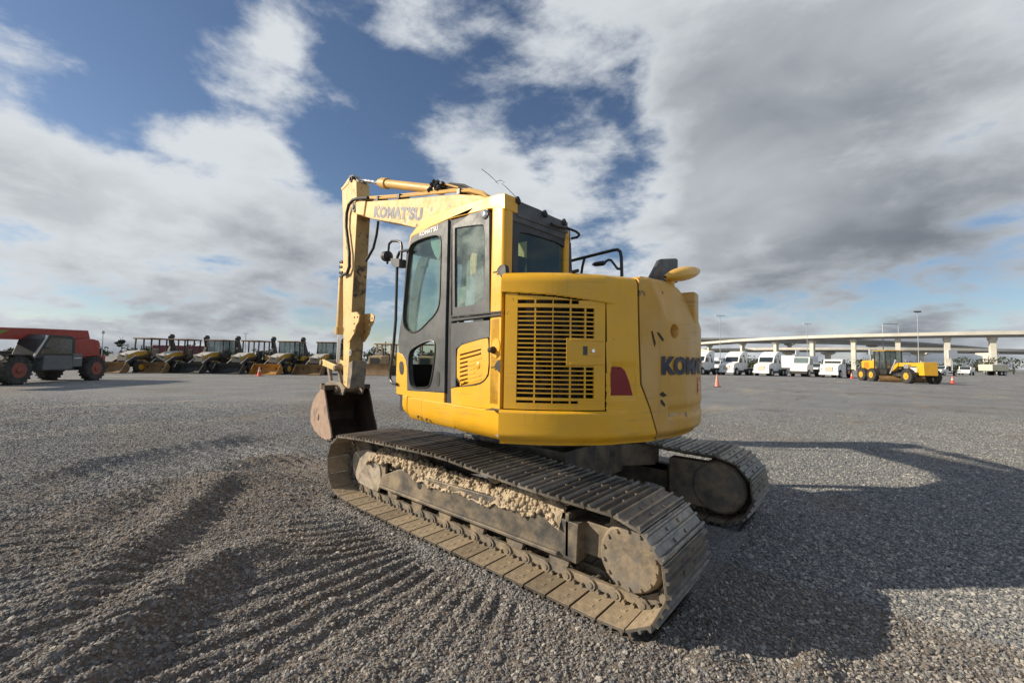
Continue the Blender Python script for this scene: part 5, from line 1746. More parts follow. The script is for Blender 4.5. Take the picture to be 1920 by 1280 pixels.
row = [  # pixel of the loader bucket's middle on the ground, bucket colour, glazed cab, label
    (225, 700, 'bbrown', False, 'open canopy backhoe loader first in the row, just right of the red telehandler'),
    (300, 700, 'bbrown', False, 'backhoe loader with brown bucket second in the row, black hoe raised behind it'),
    (374, 701, 'bblack', True, 'backhoe loader with wide black bucket, third in the row from the telehandler'),
    (446, 702, 'bblack', False, 'backhoe loader with black bucket behind the lone left traffic cone'),
    (520, 703, 'borange', True, 'backhoe loader with bright orange bucket, right of the left traffic cone'),
    (598, 704, 'bbrown', True, 'backhoe loader with glazed cab partly hidden by the excavator arm'),
]
rzb = heading(-0.10, -1.0)
for k, (px, py, bm_, gl_, lab) in enumerate(row):
    p = gpx(px - 22, py - 1)
    d = np.array([math.cos(rzb), math.sin(rzb), 0])
    backhoe(lab, p - d * 2.95, rzb + rad([0, 2, -1, 1, -2, 0][k]), bm_, gl_, (0.25 if k % 2 else -0.1, 1.0 if k != 4 else -0.4))


def bulldozer(label, loc, rz, group=None):
    t = thing('bulldozer', label, 'bulldozer', loc, rz, group)
    for s in (-1, 1):
        pr = [(-1.6, 0.25), (-1.4, 0.05), (1.4, 0.05), (1.6, 0.25), (1.55, 0.65), (1.3, 0.85), (-1.3, 0.85), (-1.55, 0.65)]
        MB().prism(pr, s * 0.75, s * 1.2).build('crawler', MT['bblack'], t, bevel=0.04)
        MB().bar((0.6, s * 1.0, 0.55), (2.1, s * 1.0, 0.45), 0.16, 0.22).build('push_arm', MT['tanmach'], t)
        MB().bar((-1.0, s * 0.7, 1.3), (-1.0, s * 0.7, 2.7), 0.12, 0.12).build('canopy_post', MT['tanmach'], t)
        MB().bar((0.1, s * 0.7, 1.3), (0.0, s * 0.7, 2.7), 0.12, 0.12).build('canopy_post', MT['tanmach'], t)
    pprism(t, 'hood', 'tanmach', [(0.2, 0.7), (0.2, 1.75), (1.75, 1.62), (1.8, 0.6)], -0.6, 0.6)
    MB().box(1.80, 1.83, -0.42, 0.42, 0.8, 1.5).build('radiator_grille', MT['hoek'], t)
    pbox(t, 'operator_station', 'tanmach', -1.5, 0.2, -0.7, 0.7, 0.7, 1.3)
    pbox(t, 'canopy_roof', 'tanmach', -1.3, 0.3, -0.85, 0.85, 2.7, 2.82)
    pbox(t, 'seat', 'black', -0.9, -0.4, -0.3, 0.3, 1.3, 1.9)
    bl = MB(); ys = np.linspace(-1.55, 1.55, 9)
    bl.prism([(2.35, 0.02), (2.18, 0.25), (2.12, 0.6), (2.25, 1.0), (2.19, 1.0), (2.05, 0.6), (2.12, 0.2), (2.29, 0.02)], -1.55, 1.55); bl.build('blade', MT['bbrown'], t)
    MB().cyl((0.9, 0.35, 1.7), (0.9, 0.35, 2.3), 0.06, n=10).build('exhaust_stack', MT['hoek'], t)
    return t


p = gpx(702, 704); bulldozer('tan bulldozer with wide brown blade, seen between the excavator arm and cab', p + cFh * 2.5, heading(-0.15, -1.0), 'tan bulldozers beyond the excavator')
p = gpx(790, 706); bulldozer('tan bulldozer seen through the lower window of the excavator door', p + cFh * 2.6, heading(0.05, -1.0), 'tan bulldozers beyond the excavator')


# --- red telehandler at the left edge
pf, pr_ = gpx(24, 721), gpx(172, 712.5)
mid = (pf + pr_) / 2; dv = pf - pr_; wb = np.linalg.norm(dv); rzt = math.atan2(dv[1], dv[0])
left = np.array([-math.sin(rzt), math.cos(rzt), 0])
near_s = 1.0 if left @ (CAM - mid) > 0 else -1.0
tl = thing('telehandler', 'red and grey telehandler with big tyres, cut by the left edge of the photo', 'telehandler', mid - left * near_s * 1.0, rzt)
hw = wb / 2
n = near_s
for x in (hw, -hw):
    for s in (1, -1):
        wheel(tl, x, s * 1.0, 0.64, 0.42, 0.33, 'rimr')
pbox(tl, 'chassis', 'telegrey', -hw - 0.6, hw + 0.7, -0.62, 0.62, 0.55, 1.05)
b_ = (n * 0.15, n * 1.08)
pprism(tl, 'cab', 'hoek', [(-hw * 0.42, 1.15), (-hw * 0.42, 2.15), (-hw * 0.3, 2.32), (hw * 0.30, 2.32), (hw * 0.48, 2.1), (hw * 0.66, 1.15)], min(b_), max(b_), 0.05)
MB().prism([(-hw * 0.30, 1.4), (-hw * 0.30, 2.15), (hw * 0.26, 2.2), (hw * 0.50, 1.4)], n * 1.083, n * 1.09).build('cab_window', MT['darkglass'], tl)
MB().prism([(hw * 0.33, 2.26), (hw * 0.37, 2.26), (hw * 0.69, 1.15), (hw * 0.64, 1.15)], n * 1.06, n * 1.11).build('windscreen_edge', MT['silver'], tl)
pprism(tl, 'side_tank', 'telegrey', [(-hw * 0.32, 0.62), (-hw * 0.30, 1.32), (hw * 0.42, 1.30), (hw * 0.45, 0.62)], *(sorted((n * 0.6, n * 1.16))), 0.05)
pprism(tl, 'engine_pod', 'telegrey', [(-hw * 0.55, 0.6), (-hw * 0.55, 1.5), (hw * 0.6, 1.5), (hw * 0.6, 0.6)], *(sorted((-n * 0.5, -n * 1.15))), 0.06)
pprism(tl, 'battery_box', 'telegrey', [(-hw * 0.62, 0.75), (-hw * 0.62, 1.42), (-hw * 0.34, 1.42), (-hw * 0.34, 0.75)], *(sorted((n * 0.6, n * 1.1))), 0.03)
MB().box(-hw * 0.58, -hw * 0.38, n * 1.10 - 0.004, n * 1.10 + 0.004, 1.18, 1.22).build('label_plate', MT['collar'], tl)
bm2 = MB(); bm2.prism([(-hw - 0.75, 2.15), (-hw - 0.55, 2.72), (hw * 0.2, 2.62), (hw + 2.6, 2.42), (hw + 2.6, 1.95), (hw * 0.3, 2.05), (-hw * 0.6, 2.0)], -0.28, 0.28); bm2.build('boom', MT['telered'], tl, bevel=0.03)
MB().prism([(hw * 0.75, 2.44), (hw * 1.2, 2.44), (hw + 2.4, 2.30), (hw + 2.4, 2.12), (hw * 1.0, 2.20)], n * 0.282, n * 0.288).build('decal', MT['green'], tl)
MB().prism([(hw * 0.9, 2.0), (hw + 2.6, 1.92), (hw + 2.6, 1.82), (hw * 0.9, 1.86)], -0.2, 0.2).build('inner_boom', MT['hoek'], tl)
pprism(tl, 'boom_mount', 'telered', [(-hw - 0.95, 0.95), (-hw - 0.95, 2.0), (-hw - 0.85, 2.18), (-hw - 0.45, 2.25), (-hw * 0.55, 2.1), (-hw * 0.66, 1.2), (-hw * 0.9, 1.0)], 0.30, 0.62, 0.04)
pprism(tl, 'boom_mount', 'telered', [(-hw - 0.95, 0.95), (-hw - 0.95, 2.0), (-hw - 0.85, 2.18), (-hw - 0.45, 2.25), (-hw * 0.55, 2.1), (-hw * 0.66, 1.2), (-hw * 0.9, 1.0)], -0.62, -0.30, 0.04)
pbox(tl, 'rear_counterweight', 'telered', -hw - 1.0, -hw - 0.55, -0.9, 0.9, 0.8, 1.35, 0.06)
for s in (1, -1):
    MB().prism([(hw - 0.75, 1.10), (hw - 0.55, 1.36), (hw + 0.55, 1.36), (hw + 0.75, 1.10), (hw + 0.7, 1.08), (hw + 0.5, 1.31), (hw - 0.5, 1.31), (hw - 0.7, 1.08)], s * 0.8, s * 1.2).build('mudguard', MT['hoek'], tl)
MB().cyl((-hw * 0.3, -n * 0.2, 1.6), (-hw - 0.4, 0.0, 1.2), 0.07, n=10).build('lift_cylinder', MT['silver'], tl)


# --- trucks on the right
def road_truck(name, label, cat, loc, rz, group, kind):
    t = thing(name, label, cat, loc, rz, group)
    t.scale = (0.88, 0.90, 0.93)
    for s in (-1, 1):
        wheel(t, 2.35, s * 1.0, 0.50, 0.30, 0.28, 'rimw')
        for x in ((-1.7, -2.85) if kind in ('semi', 'yard') else (-2.3,)):
            wheel(t, x, s * 0.92, 0.50, 0.52, 0.28, 'rimw')
        MB().bar((-3.4, s * 0.42, 0.85), (3.0, s * 0.42, 0.85), 0.10, 0.26).build('frame_rail', MT['chassis'], t)
    if kind in ('semi', 'flat'):
        hood = MB(); hood.prism([(1.75, 0.75), (1.75, 1.95), (2.6, 1.80), (3.25, 1.55), (3.42, 1.0), (3.40, 0.65), (2.95, 0.60), (2.9, 1.0), (2.35, 1.18), (1.82, 1.0), (1.80, 0.75)], -1.05, 1.05); hood.build('hood', MT['white'], t, bevel=0.12)
        MB().prism([(3.30, 1.50), (3.42, 1.42), (3.48, 0.85), (3.40, 0.80)], -0.45, 0.45).build('grille', MT['grille'], t, bevel=0.02)
        for s in (-1, 1):
            MB().lathe((3.20, s * 0.85, 1.15), (3.38, s * 0.82, 1.12), [(0.08, 0), (0.15, 0.6), (0.14, 1)], 10).build('headlight', MT['silver'], t)
            MB().box(1.35, 1.45, s * 1.22, s * 1.36, 1.9, 2.5).build('mirror', MT['chassis'], t, bevel=0.02)
        MB().box(3.25, 3.55, -1.15, 1.15, 0.38, 0.72).build('bumper', MT['white'], t, bevel=0.06)
        cab_top = 2.85 if kind == 'semi' else 2.55
        c = MB(); c.prism([(-0.1, 0.9), (-0.1, cab_top), (1.35, cab_top), (1.80, 1.95), (1.80, 0.75), (0.2, 0.7)], -1.12, 1.12); c.build('cab', MT['white'], t, bevel=0.07)
        MB().prism([(1.40, cab_top - 0.12), (1.415, cab_top - 0.12), (1.815, 2.0), (1.80, 2.0)], -0.95, 0.95).build('windscreen', MT['darkglass'], t)
        for s in (-1, 1):
            MB().prism([(0.75, 1.90), (0.75, 2.55 if kind == 'semi' else 2.35), (1.35, 2.55 if kind == 'semi' else 2.35), (1.62, 1.90)], s * 1.123, s * 1.13).build('side_window', MT['darkglass'], t)
            MB().box(0.55, 0.57, s * 1.121, s * 1.128, 0.95, 2.6).build('door_seam', MT['chassis'], t)
    if kind == 'semi':
        r = MB(); r.prism([(-1.25, 0.9), (-1.25, 3.55), (-0.5, 3.62), (0.2, 3.5), (0.75, 3.2), (1.35, 2.84), (-0.1, 2.7), (-0.1, 0.9)], -1.12, 1.12); r.build('sleeper', MT['white'], t, bevel=0.08)
        for s in (-1, 1):
            MB().box(-1.2, 1.6, s * 0.75, s * 1.10, 0.42, 0.82).build('side_fairing', MT['chassis'], t, bevel=0.04)
        MB().lathe((-2.3, 0, 1.02), (-2.3, 0, 1.16), [(0.5, 0), (0.5, 1)], 18).build('fifth_wheel', MT['chassis'], t)
    if kind == 'yard':
        c = MB(); c.prism([(0.5, 0.85), (0.5, 2.85), (1.9, 2.85), (2.15, 1.9), (2.9, 1.65), (3.1, 1.3), (3.1, 0.75), (1.0, 0.7)], -1.1, 1.1); c.build('cab', MT['white'], t, bevel=0.07)
        MB().prism([(1.93, 2.78), (2.18, 1.95), (2.16, 1.95), (1.915, 2.78)], -0.95, 0.95).build('windscreen', MT['paleglass'], t)
        for s in (-1, 1):
            MB().prism([(0.75, 1.7), (0.75, 2.65), (1.75, 2.65), (2.0, 1.7)], s * 1.103, s * 1.11).build('side_window', MT['darkglass'], t)
        MB().box(3.05, 3.35, -1.15, 1.15, 0.42, 0.8).build('bumper', MT['chassis'], t, bevel=0.05)
        MB().box(-3.4, 0.4, -0.55, 0.55, 0.95, 1.1).build('deck', MT['chassis'], t)
    if kind == 'flat':
        MB().box(-3.6, -0.25, -1.2, 1.2, 1.02, 1.18).build('flat_deck', MT['deckred'], t, bevel=0.02)
        MB().box(-0.32, -0.24, -1.2, 1.2, 1.18, 2.1).build('headboard', MT['deckred'], t)
        for s in (-1, 1):
            MB().box(-1.6, -0.6, s * 1.12, s * 1.18, 0.55, 1.0).build('tool_box', MT['orange'], t, bevel=0.02)
    return t


rzs = heading(-0.80, -0.60)
def put(px, py, back, rz):
    p = gpx(px, py); d = np.array([math.cos(rz), math.sin(rz), 0]); return p - d * back
road_truck('semi_truck', 'white sleeper tractor truck mostly hidden behind the excavator counterweight', 'truck', put(1298, 702, 3.0, rzs), rzs, 'white tractor trucks in a row', 'semi')
road_truck('semi_truck', 'white tall sleeper tractor truck left of two, behind the near traffic cone', 'truck', put(1362, 703, 3.0, rzs), rzs, 'white tractor trucks in a row', 'semi')
road_truck('semi_truck', 'white tall sleeper tractor truck right of two, next to the white yard truck', 'truck', put(1427, 704.5, 3.0, rzs), rzs, 'white tractor trucks in a row', 'semi')
road_truck('yard_truck', 'white short yard truck with pale windscreen in front of the white box trailer', 'truck', put(1496, 706, 3.0, rzs), rzs, None, 'yard')
road_truck('flatbed_truck', 'white bonneted truck with rusty flat deck, left of the yellow motor grader', 'truck', put(1554, 708, 3.0, rzs), rzs, None, 'flat')


def box_trailer(label, loc, rz, L, z1, m):
    t = thing('box_trailer', label, 'trailer', loc, rz)
    MB().box(-L / 2, L / 2, -1.25, 1.25, 1.05, z1).build('box_body', MT[m], t, bevel=0.04)
    MB().box(-L / 2, L / 2, -0.5, 0.5, 0.8, 1.045).build('under_frame', MT['chassis'], t)
    for s in (-1, 1):
        for x in (-L / 2 + 1.0, -L / 2 + 2.1):
            wheel(t, x, s * 0.95, 0.50, 0.52, 0.28, 'rimw')
        MB().bar((L / 2 - 1.4, s * 0.8, 0.0), (L / 2 - 1.4, s * 0.8, 1.05), 0.1, 0.1).build('landing_leg', MT['chassis'], t)
        MB().box(-L / 2 - 0.02, -L / 2 - 0.005, s * 0.03, s * 1.2, 1.15, z1 - 0.1).build('rear_door', MT['white'], t)
    return t


q = gpx(1548, 702); box_trailer('long white box trailer behind the yard truck and flatbed', q + cFh * 6.5, heading(-0.9, -0.44), 7.5, 3.35, 'white')
q = gpx(1440, 699.5); box_trailer('low white box trailer showing between the two sleeper trucks', q + cFh * 16, heading(-0.95, -0.3), 5.2, 2.9, 'white')
q = gpx(228, 690); box_trailer('dark maroon trailer behind the first backhoe loaders', q + cFh * 8, heading(1, 0.05), 5.5, 2.6, 'maroon')


def service_vehicle(name, label, cat, loc, rz, kind, group=None, bodym='white'):
    t = thing(name, label, cat, loc, rz, group)
    for s in (-1, 1):
        for x in (1.7, -1.7):
            wheel(t, x, s * 0.85, 0.40, 0.26, 0.22, 'rimw')
    if kind == 'van':
        MB().prism([(-2.6, 0.45), (-2.6, 2.3), (1.2, 2.3), (1.75, 1.5), (2.6, 1.25), (2.75, 0.9), (2.7, 0.45)], -0.98, 0.98).build('body', MT[bodym], t, bevel=0.08)
        MB().prism([(1.24, 2.2), (1.27, 2.2), (1.77, 1.52), (1.74, 1.52)], -0.85, 0.85).build('windscreen', MT['darkglass'], t)
        for s in (-1, 1):
            MB().prism([(0.3, 1.45), (0.3, 2.05), (1.1, 2.05), (1.5, 1.45)], s * 0.983, s * 0.99).build('side_window', MT['darkglass'], t)
    else:
        MB().prism([(0.2, 0.45), (0.2, 1.95), (1.0, 1.95), (1.45, 1.25), (2.6, 1.15), (2.75, 0.85), (2.7, 0.45)], -0.95, 0.95).build('cab', MT[bodym], t, bevel=0.07)
        MB().prism([(1.03, 1.9), (1.06, 1.9), (1.48, 1.28), (1.45, 1.28)], -0.8, 0.8).build('windscreen', MT['darkglass'], t)
        for s in (-1, 1):
            MB().prism([(0.35, 1.25), (0.35, 1.8), (0.95, 1.8), (1.25, 1.25)], s * 0.953, s * 0.96).build('side_window', MT['darkglass'], t)
        if kind == 'service':
            MB().box(-2.7, 0.1, -1.0, 1.0, 0.7, 1.75).build('service_body', MT[bodym], t, bevel=0.03)
        elif kind == 'deck':
            MB().box(-3.4, 0.1, -1.1, 1.1, 0.85, 1.0).build('flat_deck', MT['chassis'], t)
            MB().box(-0.05, 0.05, -1.1, 1.1, 1.0, 1.9).build('headboard', MT['chassis'], t)
        MB().box(-2.7, 2.4, -0.4, 0.4, 0.45, 0.7).build('frame', MT['chassis'], t)
    return t


# right background
q = gpx(1800, 705); service_vehicle('flatbed_truck', 'white small truck with long dark flat deck, right of the motor grader', 'truck', q + cFh * 3, heading(-0.9, -0.3), 'deck')
q = gpx(1766, 703); service_vehicle('cargo_van', 'white van standing just behind the motor grader front', 'van', q + cFh * 5, heading(-0.85, -0.5), 'van', 'white vans on the right')
q = gpx(1840, 704); service_vehicle('service_truck', 'white service truck between the dark flat deck and the cream box truck', 'truck', q + cFh * 3, heading(-0.8, -0.55), 'service')
q = gpx(1892, 704.5); box_trailer('cream box trailer at the right edge of the photo', q + cFh * 3, heading(-0.97, -0.2), 5.0, 2.5, 'cream')
q = gpx(1408, 699); service_vehicle('cargo_van', 'white van behind the left sleeper truck', 'van', q + cFh * 12, heading(-0.7, -0.7), 'van', 'white vans on the right')
q = gpx(1337, 699); service_vehicle('cargo_van', 'white van just right of the excavator counterweight', 'van', q + cFh * 14, heading(-0.9, -0.4), 'van', 'white vans on the right')
q = gpx(1612, 705); service_vehicle('service_truck', 'white service truck showing left of the motor grader engine', 'truck', q + cFh * 9, heading(-0.8, -0.6), 'service')

# --- motor grader
rear_mid = (gpx(1618, 713) + gpx(1638, 714.5)) / 2
rzg = heading(-0.17, -0.98)
lf = np.array([-math.sin(rzg), math.cos(rzg), 0])
sgn = 1.0 if lf @ (-cR0) > 0 else -1.0        # the side on the photo's left, lit by the sun
gr = thing('motor_grader', 'yellow motor grader with black cab standing before the white trucks', 'motor grader', rear_mid - lf * sgn * 0.95, rzg)
for s in (-1, 1):
    for x in (-0.78, 0.78):
        wheel(gr, x, s * 0.95, 0.66, 0.42, 0.30, 'rimy')
    wheel(gr, 5.6, s * 1.0, 0.66, 0.42, 0.30, 'rimy')
    MB().prism([(-1.0, 0.45), (-1.0, 0.85), (1.0, 0.85), (1.0, 0.45)], s * 0.62, s * 0.72).build('tandem_case', MT['hoey'], gr, bevel=0.03)
pprism(gr, 'engine_hood', 'yellow', [(-1.7, 0.95), (-1.75, 2.0), (-1.5, 2.15), (0.5, 2.15), (0.6, 0.95)], -0.55, 0.55, 0.06)
MB().box(-1.78, -1.70, -0.45, 0.45, 1.2, 2.0).build('radiator_guard', MT['orange'], gr)
MB().box(-1.3, -0.5, sgn * 0.552, sgn * 0.56, 1.35, 1.95).build('side_grille', MT['orange'], gr)
MB().box(-0.4, 0.4, -0.3, 0.3, 2.15, 2.30).build('air_intake', MT['hoodtop'], gr, bevel=0.03)
cabf = cab_open(gr, 0.65, 2.25, 0.72, 1.25, 3.05, 'hoey', True)
pbox(gr, 'cab_base', 'hoek', 0.62, 2.3, -0.70, 0.70, 0.75, 1.30)
fb = MB(); fb.bar((2.1, 0, 1.15), (3.0, 0, 1.75), 0.36, 0.36); fb.bar((2.9, 0, 1.72), (5.9, 0, 1.72), 0.34, 0.36); fb.bar((5.6, 0, 1.75), (5.6, 0, 0.8), 0.4, 0.5); fb.build('main_frame', MT['yellow'], gr, bevel=0.05)
MB().bar((5.6, -0.85, 0.72), (5.6, 0.85, 0.72), 0.2, 0.24).build('front_axle', MT['hoek'], gr)
MB().prism([(6.15, 0.75), (6.15, 1.85), (6.30, 1.95), (6.70, 1.95), (6.75, 0.75)], -0.55, 0.55).build('push_block', MT['yellow'], gr, bevel=0.04)
MB().bar((5.7, 0.0, 1.2), (6.3, 0.0, 1.2), 0.5, 0.3).build('push_block_mount', MT['telered'], gr)
dr = MB(); dr.bar((5.5, 0, 0.95), (3.4, 0.5, 0.85), 0.12, 0.16); dr.bar((5.5, 0, 0.95), (3.4, -0.5, 0.85), 0.12, 0.16); dr.lathe((3.4, 0, 0.62), (3.4, 0, 0.82), [(0.72, 0), (0.72, 1)], 26); dr.build('drawbar_circle', MT['hoek'], gr)
mbl = MB(); P0 = Vector((3.0, sgn * 1.75, 0)); P1 = Vector((3.9, -sgn * 1.75, 0)); dd_ = (P1 - P0).normalized(); nn = Vector((-dd_.y, dd_.x, 0))
prof = [(0.16, 0.04), (0.02, 0.15), (-0.03, 0.35), (0.08, 0.62), (0.12, 0.62), (0.02, 0.35), (0.06, 0.17), (0.20, 0.04)]
vs = [tuple(P + nn * a + Vector((0, 0, b))) for P in (P0, P1) for a, b in prof]; kk = len(prof)
mbl.add(vs, [(i, (i + 1) % kk, kk + (i + 1) % kk, kk + i) for i in range(kk)] + [tuple(range(kk)), tuple(reversed(range(kk, 2 * kk)))]); mbl.build('mouldboard', MT['bbrown'], gr)
for s in (-1, 1):
    c = MB(); c.cyl((3.15, s * 0.45, 2.05), (3.2, s * 0.95, 0.85), 0.06, n=10); c.cyl((3.12, s * 0.42, 2.15), (3.15, s * 0.45, 2.05), 0.09, n=10); c.build('lift_cylinder', MT['silver'], gr)
    MB().tube([(2.35, s * 0.75, 2.75), (2.7, s * 1.05, 2.75), (2.75, s * 1.1, 2.55)], 0.03, 6).build('mirror_arm', MT['hoek'], gr)
MB().box(4.2, 4.7, sgn * 0.2, sgn * 0.45, 1.35, 1.75).build('tank', MT['silver'], gr, bevel=0.03)

# --- traffic cones
def cone(px, py, h, label, pale=False):
    p = gpx(px, py)
    t = thing('traffic_cone', label, 'traffic cone', p, 0.3, 'traffic cones')
    MB().prismz([(-0.21, -0.21), (0.21, -0.21), (0.21, 0.21), (-0.21, 0.21)], 0, 0.035).build('base', MT['bblack' if pale else 'cone'], t, bevel=0.01)
    cmat = MT['cone'] if not pale else MT['conepale']
    MB().lathe((0, 0, 0.03), (0, 0, h), [(0.15, 0), (0.135, 0.03), (0.03, 1.0)], 24).build('cone_body', cmat, t)
    for f0, f1 in ((0.45, 0.62), (0.72, 0.82)):
        r0, r1 = 0.135 - 0.105 * (f0 - 0.03) / 0.97, 0.135 - 0.105 * (f1 - 0.03) / 0.97
        MB().lathe((0, 0, 0.03 + (h - 0.03) * f0), (0, 0, 0.03 + (h - 0.03) * f1), [(r0 + 0.003, 0), (r1 + 0.003, 1)], 24).build('collar', MT['collar'] if not pale else MT['conefade'], t)


MT['conepale'] = mat('faded_orange_cone', (0.72, 0.25, 0.16), 0.6, var=0.1)
MT['conefade'] = mat('faded_collar', (0.70, 0.36, 0.26), 0.6, var=0.1)
cone(486, 704.5, 0.72, 'bright red traffic cone before the row of backhoe loaders')
cone(1344.5, 725, 0.82, 'faded orange traffic cone on dark base, right of the counterweight', True)
cone(1597, 709.5, 0.72, 'red traffic cone between the flatbed truck and the motor grader')
cone(1786, 719, 0.72, 'red traffic cone at the front end of the motor grader')

# ------------------------------------------------------------------ flyovers, poles, trees
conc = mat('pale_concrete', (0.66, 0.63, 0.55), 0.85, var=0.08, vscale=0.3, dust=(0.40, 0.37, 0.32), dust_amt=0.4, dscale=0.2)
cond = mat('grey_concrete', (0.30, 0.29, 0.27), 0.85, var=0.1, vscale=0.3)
MT['poles'] = mat('galvanised_pole', (0.40, 0.41, 0.42), 0.5, 0.3, var=0.05)
MT['wood'] = mat('pole_timber', (0.10, 0.075, 0.055), 0.9, var=0.2)


def flyover(name, label, path, width, depth, parapet, cols, capw, colw, pm, dm):
    """path: (x, y, ztop) points in the world; cols: list of (x, y, ztop)"""
    t = thing(name, label, 'overpass', (path[0][0], path[0][1], 0))
    o = np.array([path[0][0], path[0][1], 0.0])
    P = [np.array(p) - o for p in path]
    dirs = []
    for i in range(len(P)):
        a, b = P[max(0, i - 1)], P[min(len(P) - 1, i + 1)]
        d = (b - a)[:2]; d /= np.linalg.norm(d); dirs.append(np.array([-d[1], d[0], 0]))
    def strip(sec, nm, m):
        mb = MB(); k = len(sec); vs = []
        for p, nrm in zip(P, dirs):
            for off, z in sec: vs.append(tuple(p + nrm * off + np.array([0, 0, z])))
        fs = [(i * k + j, i * k + (j + 1) % k, (i + 1) * k + (j + 1) % k, (i + 1) * k + j) for i in range(len(P) - 1) for j in range(k)]
        fs += [tuple(range(k)), tuple(reversed(range((len(P) - 1) * k, len(P) * k)))]
        mb.add(vs, fs); return mb.build(nm, m, t)
    w = width / 2
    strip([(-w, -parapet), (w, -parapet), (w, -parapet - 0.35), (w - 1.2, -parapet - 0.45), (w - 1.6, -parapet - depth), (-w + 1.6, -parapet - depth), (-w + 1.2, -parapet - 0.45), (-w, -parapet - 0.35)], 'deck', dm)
    for s in (-1, 1):
        strip([(s * w, -parapet - 0.36), (s * (w + 0.02), 0), (s * (w - 0.3), 0), (s * (w - 0.35), -parapet + 0.02)], 'parapet', pm)
    for (x, y, zt_), nrm in cols:
        q = np.array([x, y, 0]) - o
        ang = math.atan2(nrm[1], nrm[0])
        zc = zt_ - parapet - depth
        ca = MB(); ca.prismx([(-capw / 2, zc - 0.7), (-capw / 2, zc - 0.02), (capw / 2, zc - 0.02), (capw / 2, zc - 0.7), (colw * 0.5, zc - 1.5), (-colw * 0.5, zc - 1.5)], -0.9, 0.9)
        cap = ca.build('pier_cap', pm, t, loc=q, rot=(0, 0, ang - math.pi / 2), bevel=0.05)
        co_ = MB(); co_.box(-0.75, 0.75, -colw / 2, colw / 2, -0.5, zc - 1.45)
        co_.build('column', pm, t, loc=q, rot=(0, 0, ang - math.pi / 2), bevel=0.06)
    return t


def hz(px):
    """horizon row at a pixel column"""
    return 640 + FPX * math.tan(PITCH) + math.tan(ROLL) * (px - 960)


def pathpt(px, py, H):
    v = (H - CAM[2]) * FPX / (hz(px) - py)
    p = pxv(px, py, v); return (p[0], p[1], H)


H1 = 14.6
up_px = [(1270, 646), (1330, 641.5), (1392, 636.5), (1455, 633), (1523, 630), (1600, 627.5), (1683, 625.5), (1775, 623.5), (1860, 622), (1920, 621.3), (2000, 620.3), (2080, 620)]
UPP = [pathpt(*p, H1) for p in up_px]
cols = []
for i in range(1, len(UPP) - 1):
    d = np.array(UPP[i + 1]) - np.array(UPP[i - 1]); d /= np.linalg.norm(d)
    if up_px[i][0] in (1920,): continue
    cols.append((UPP[i], (-d[1], d[0], 0)))
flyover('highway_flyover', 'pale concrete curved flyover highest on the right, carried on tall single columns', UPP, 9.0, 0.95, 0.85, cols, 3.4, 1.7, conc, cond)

H2 = 11.0
lp_ = [pathpt(px, py, H2) for px, py in [(1270, 655.5), (1330, 654), (1450, 652), (1600, 651.5), (1760, 652.5), (1900, 655), (2000, 657)]]
cols2 = []
for px in (1478, 1552, 1640, 1725, 1850):
    p = pathpt(px, 652.2, H2); cols2.append((p, tuple(cFh)))
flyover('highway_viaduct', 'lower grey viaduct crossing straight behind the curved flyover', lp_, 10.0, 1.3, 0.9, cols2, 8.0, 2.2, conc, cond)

H3 = 20.0
rp_ = [pathpt(px, py, H3) for px, py in [(1300, 634), (1400, 634), (1470, 634.5), (1560, 635.5), (1640, 638), (1720, 642.5), (1790, 648), (1850, 653)]]
cols3 = [(pathpt(1480, 634.6, H3), tuple(cFh)), (pathpt(1636, 637.8, H3), tuple(cFh))]
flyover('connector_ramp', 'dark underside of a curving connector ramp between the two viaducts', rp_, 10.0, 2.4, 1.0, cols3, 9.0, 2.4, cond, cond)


def mast(name, label, px, pytop, v, head, m='poles', r=0.07, hs=1.0):
    q = pxv(px, pytop, v); h = q[2]
    t = thing(name, label, 'light pole' if head != 'cross' else 'utility pole', (q[0], q[1], 0))
    MB().lathe((0, 0, -0.2), (0, 0, h), [(r * 1.5, 0), (r, 1)], 10).build('pole', MT[m], t)
    rz = heading(1, 0)
    if head == 'ring':
        MB().lathe((0, 0, h - 0.25), (0, 0, h + 0.15), [(0.9 * hs, 0), (1.0 * hs, 0.3), (0.7 * hs, 1)], 16).build('lamp_ring', MT['poles'], t)
    elif head == 'twin':
        MB().box(-1.4 * hs, 1.4 * hs, -0.2 * hs, 0.2 * hs, h - 0.05, h + 0.15 * hs).build('lamp_head', MT['collar'], t, rot=(0, 0, rz))
    elif head == 'dark':
        MB().box(-0.9, 0.9, -0.25, 0.25, h - 0.05, h + 0.3).build('lamp_head', MT['hoek'], t, rot=(0, 0, rz))
    else:
        MB().box(-1.2, 1.2, -0.06, 0.06, h - 0.8, h - 0.6).build('cross_arm', MT[m], t, rot=(0, 0, rz))
        MB().box(-0.9, 0.9, -0.06, 0.06, h - 1.6, h - 1.4).build('cross_arm', MT[m], t, rot=(0, 0, rz))
    return t


mast('light_pole', 'thin tall light pole just right of the counterweight, before the flyover', 1350, 592, 120, 'twin')
mast('light_pole', 'pale twin headed light pole rising above the yard truck', 1513, 607, 150, 'twin')
mast('light_pole', 'tall light pole with dark head above the motor grader front', 1720, 585, 120, 'dark')
mast('light_pole', 'thin light pole beside the telehandler rear', 193.5, 622, 60, 'ring', r=0.04, hs=0.18)
mast('light_pole', 'small light pole sticking up above the fourth backhoe loader', 461, 625, 70, 'twin', r=0.05, hs=0.3)
for px, py, lab in ((702, 655, 'dark timber utility pole left of the cab mirror bracket'), (723, 640, 'tall timber utility pole just left of the cab'), (715, 657, 'short timber utility pole between two others near the cab')):
    mast('utility_pole', lab, px, py, 130, 'cross', 'wood', 0.14)
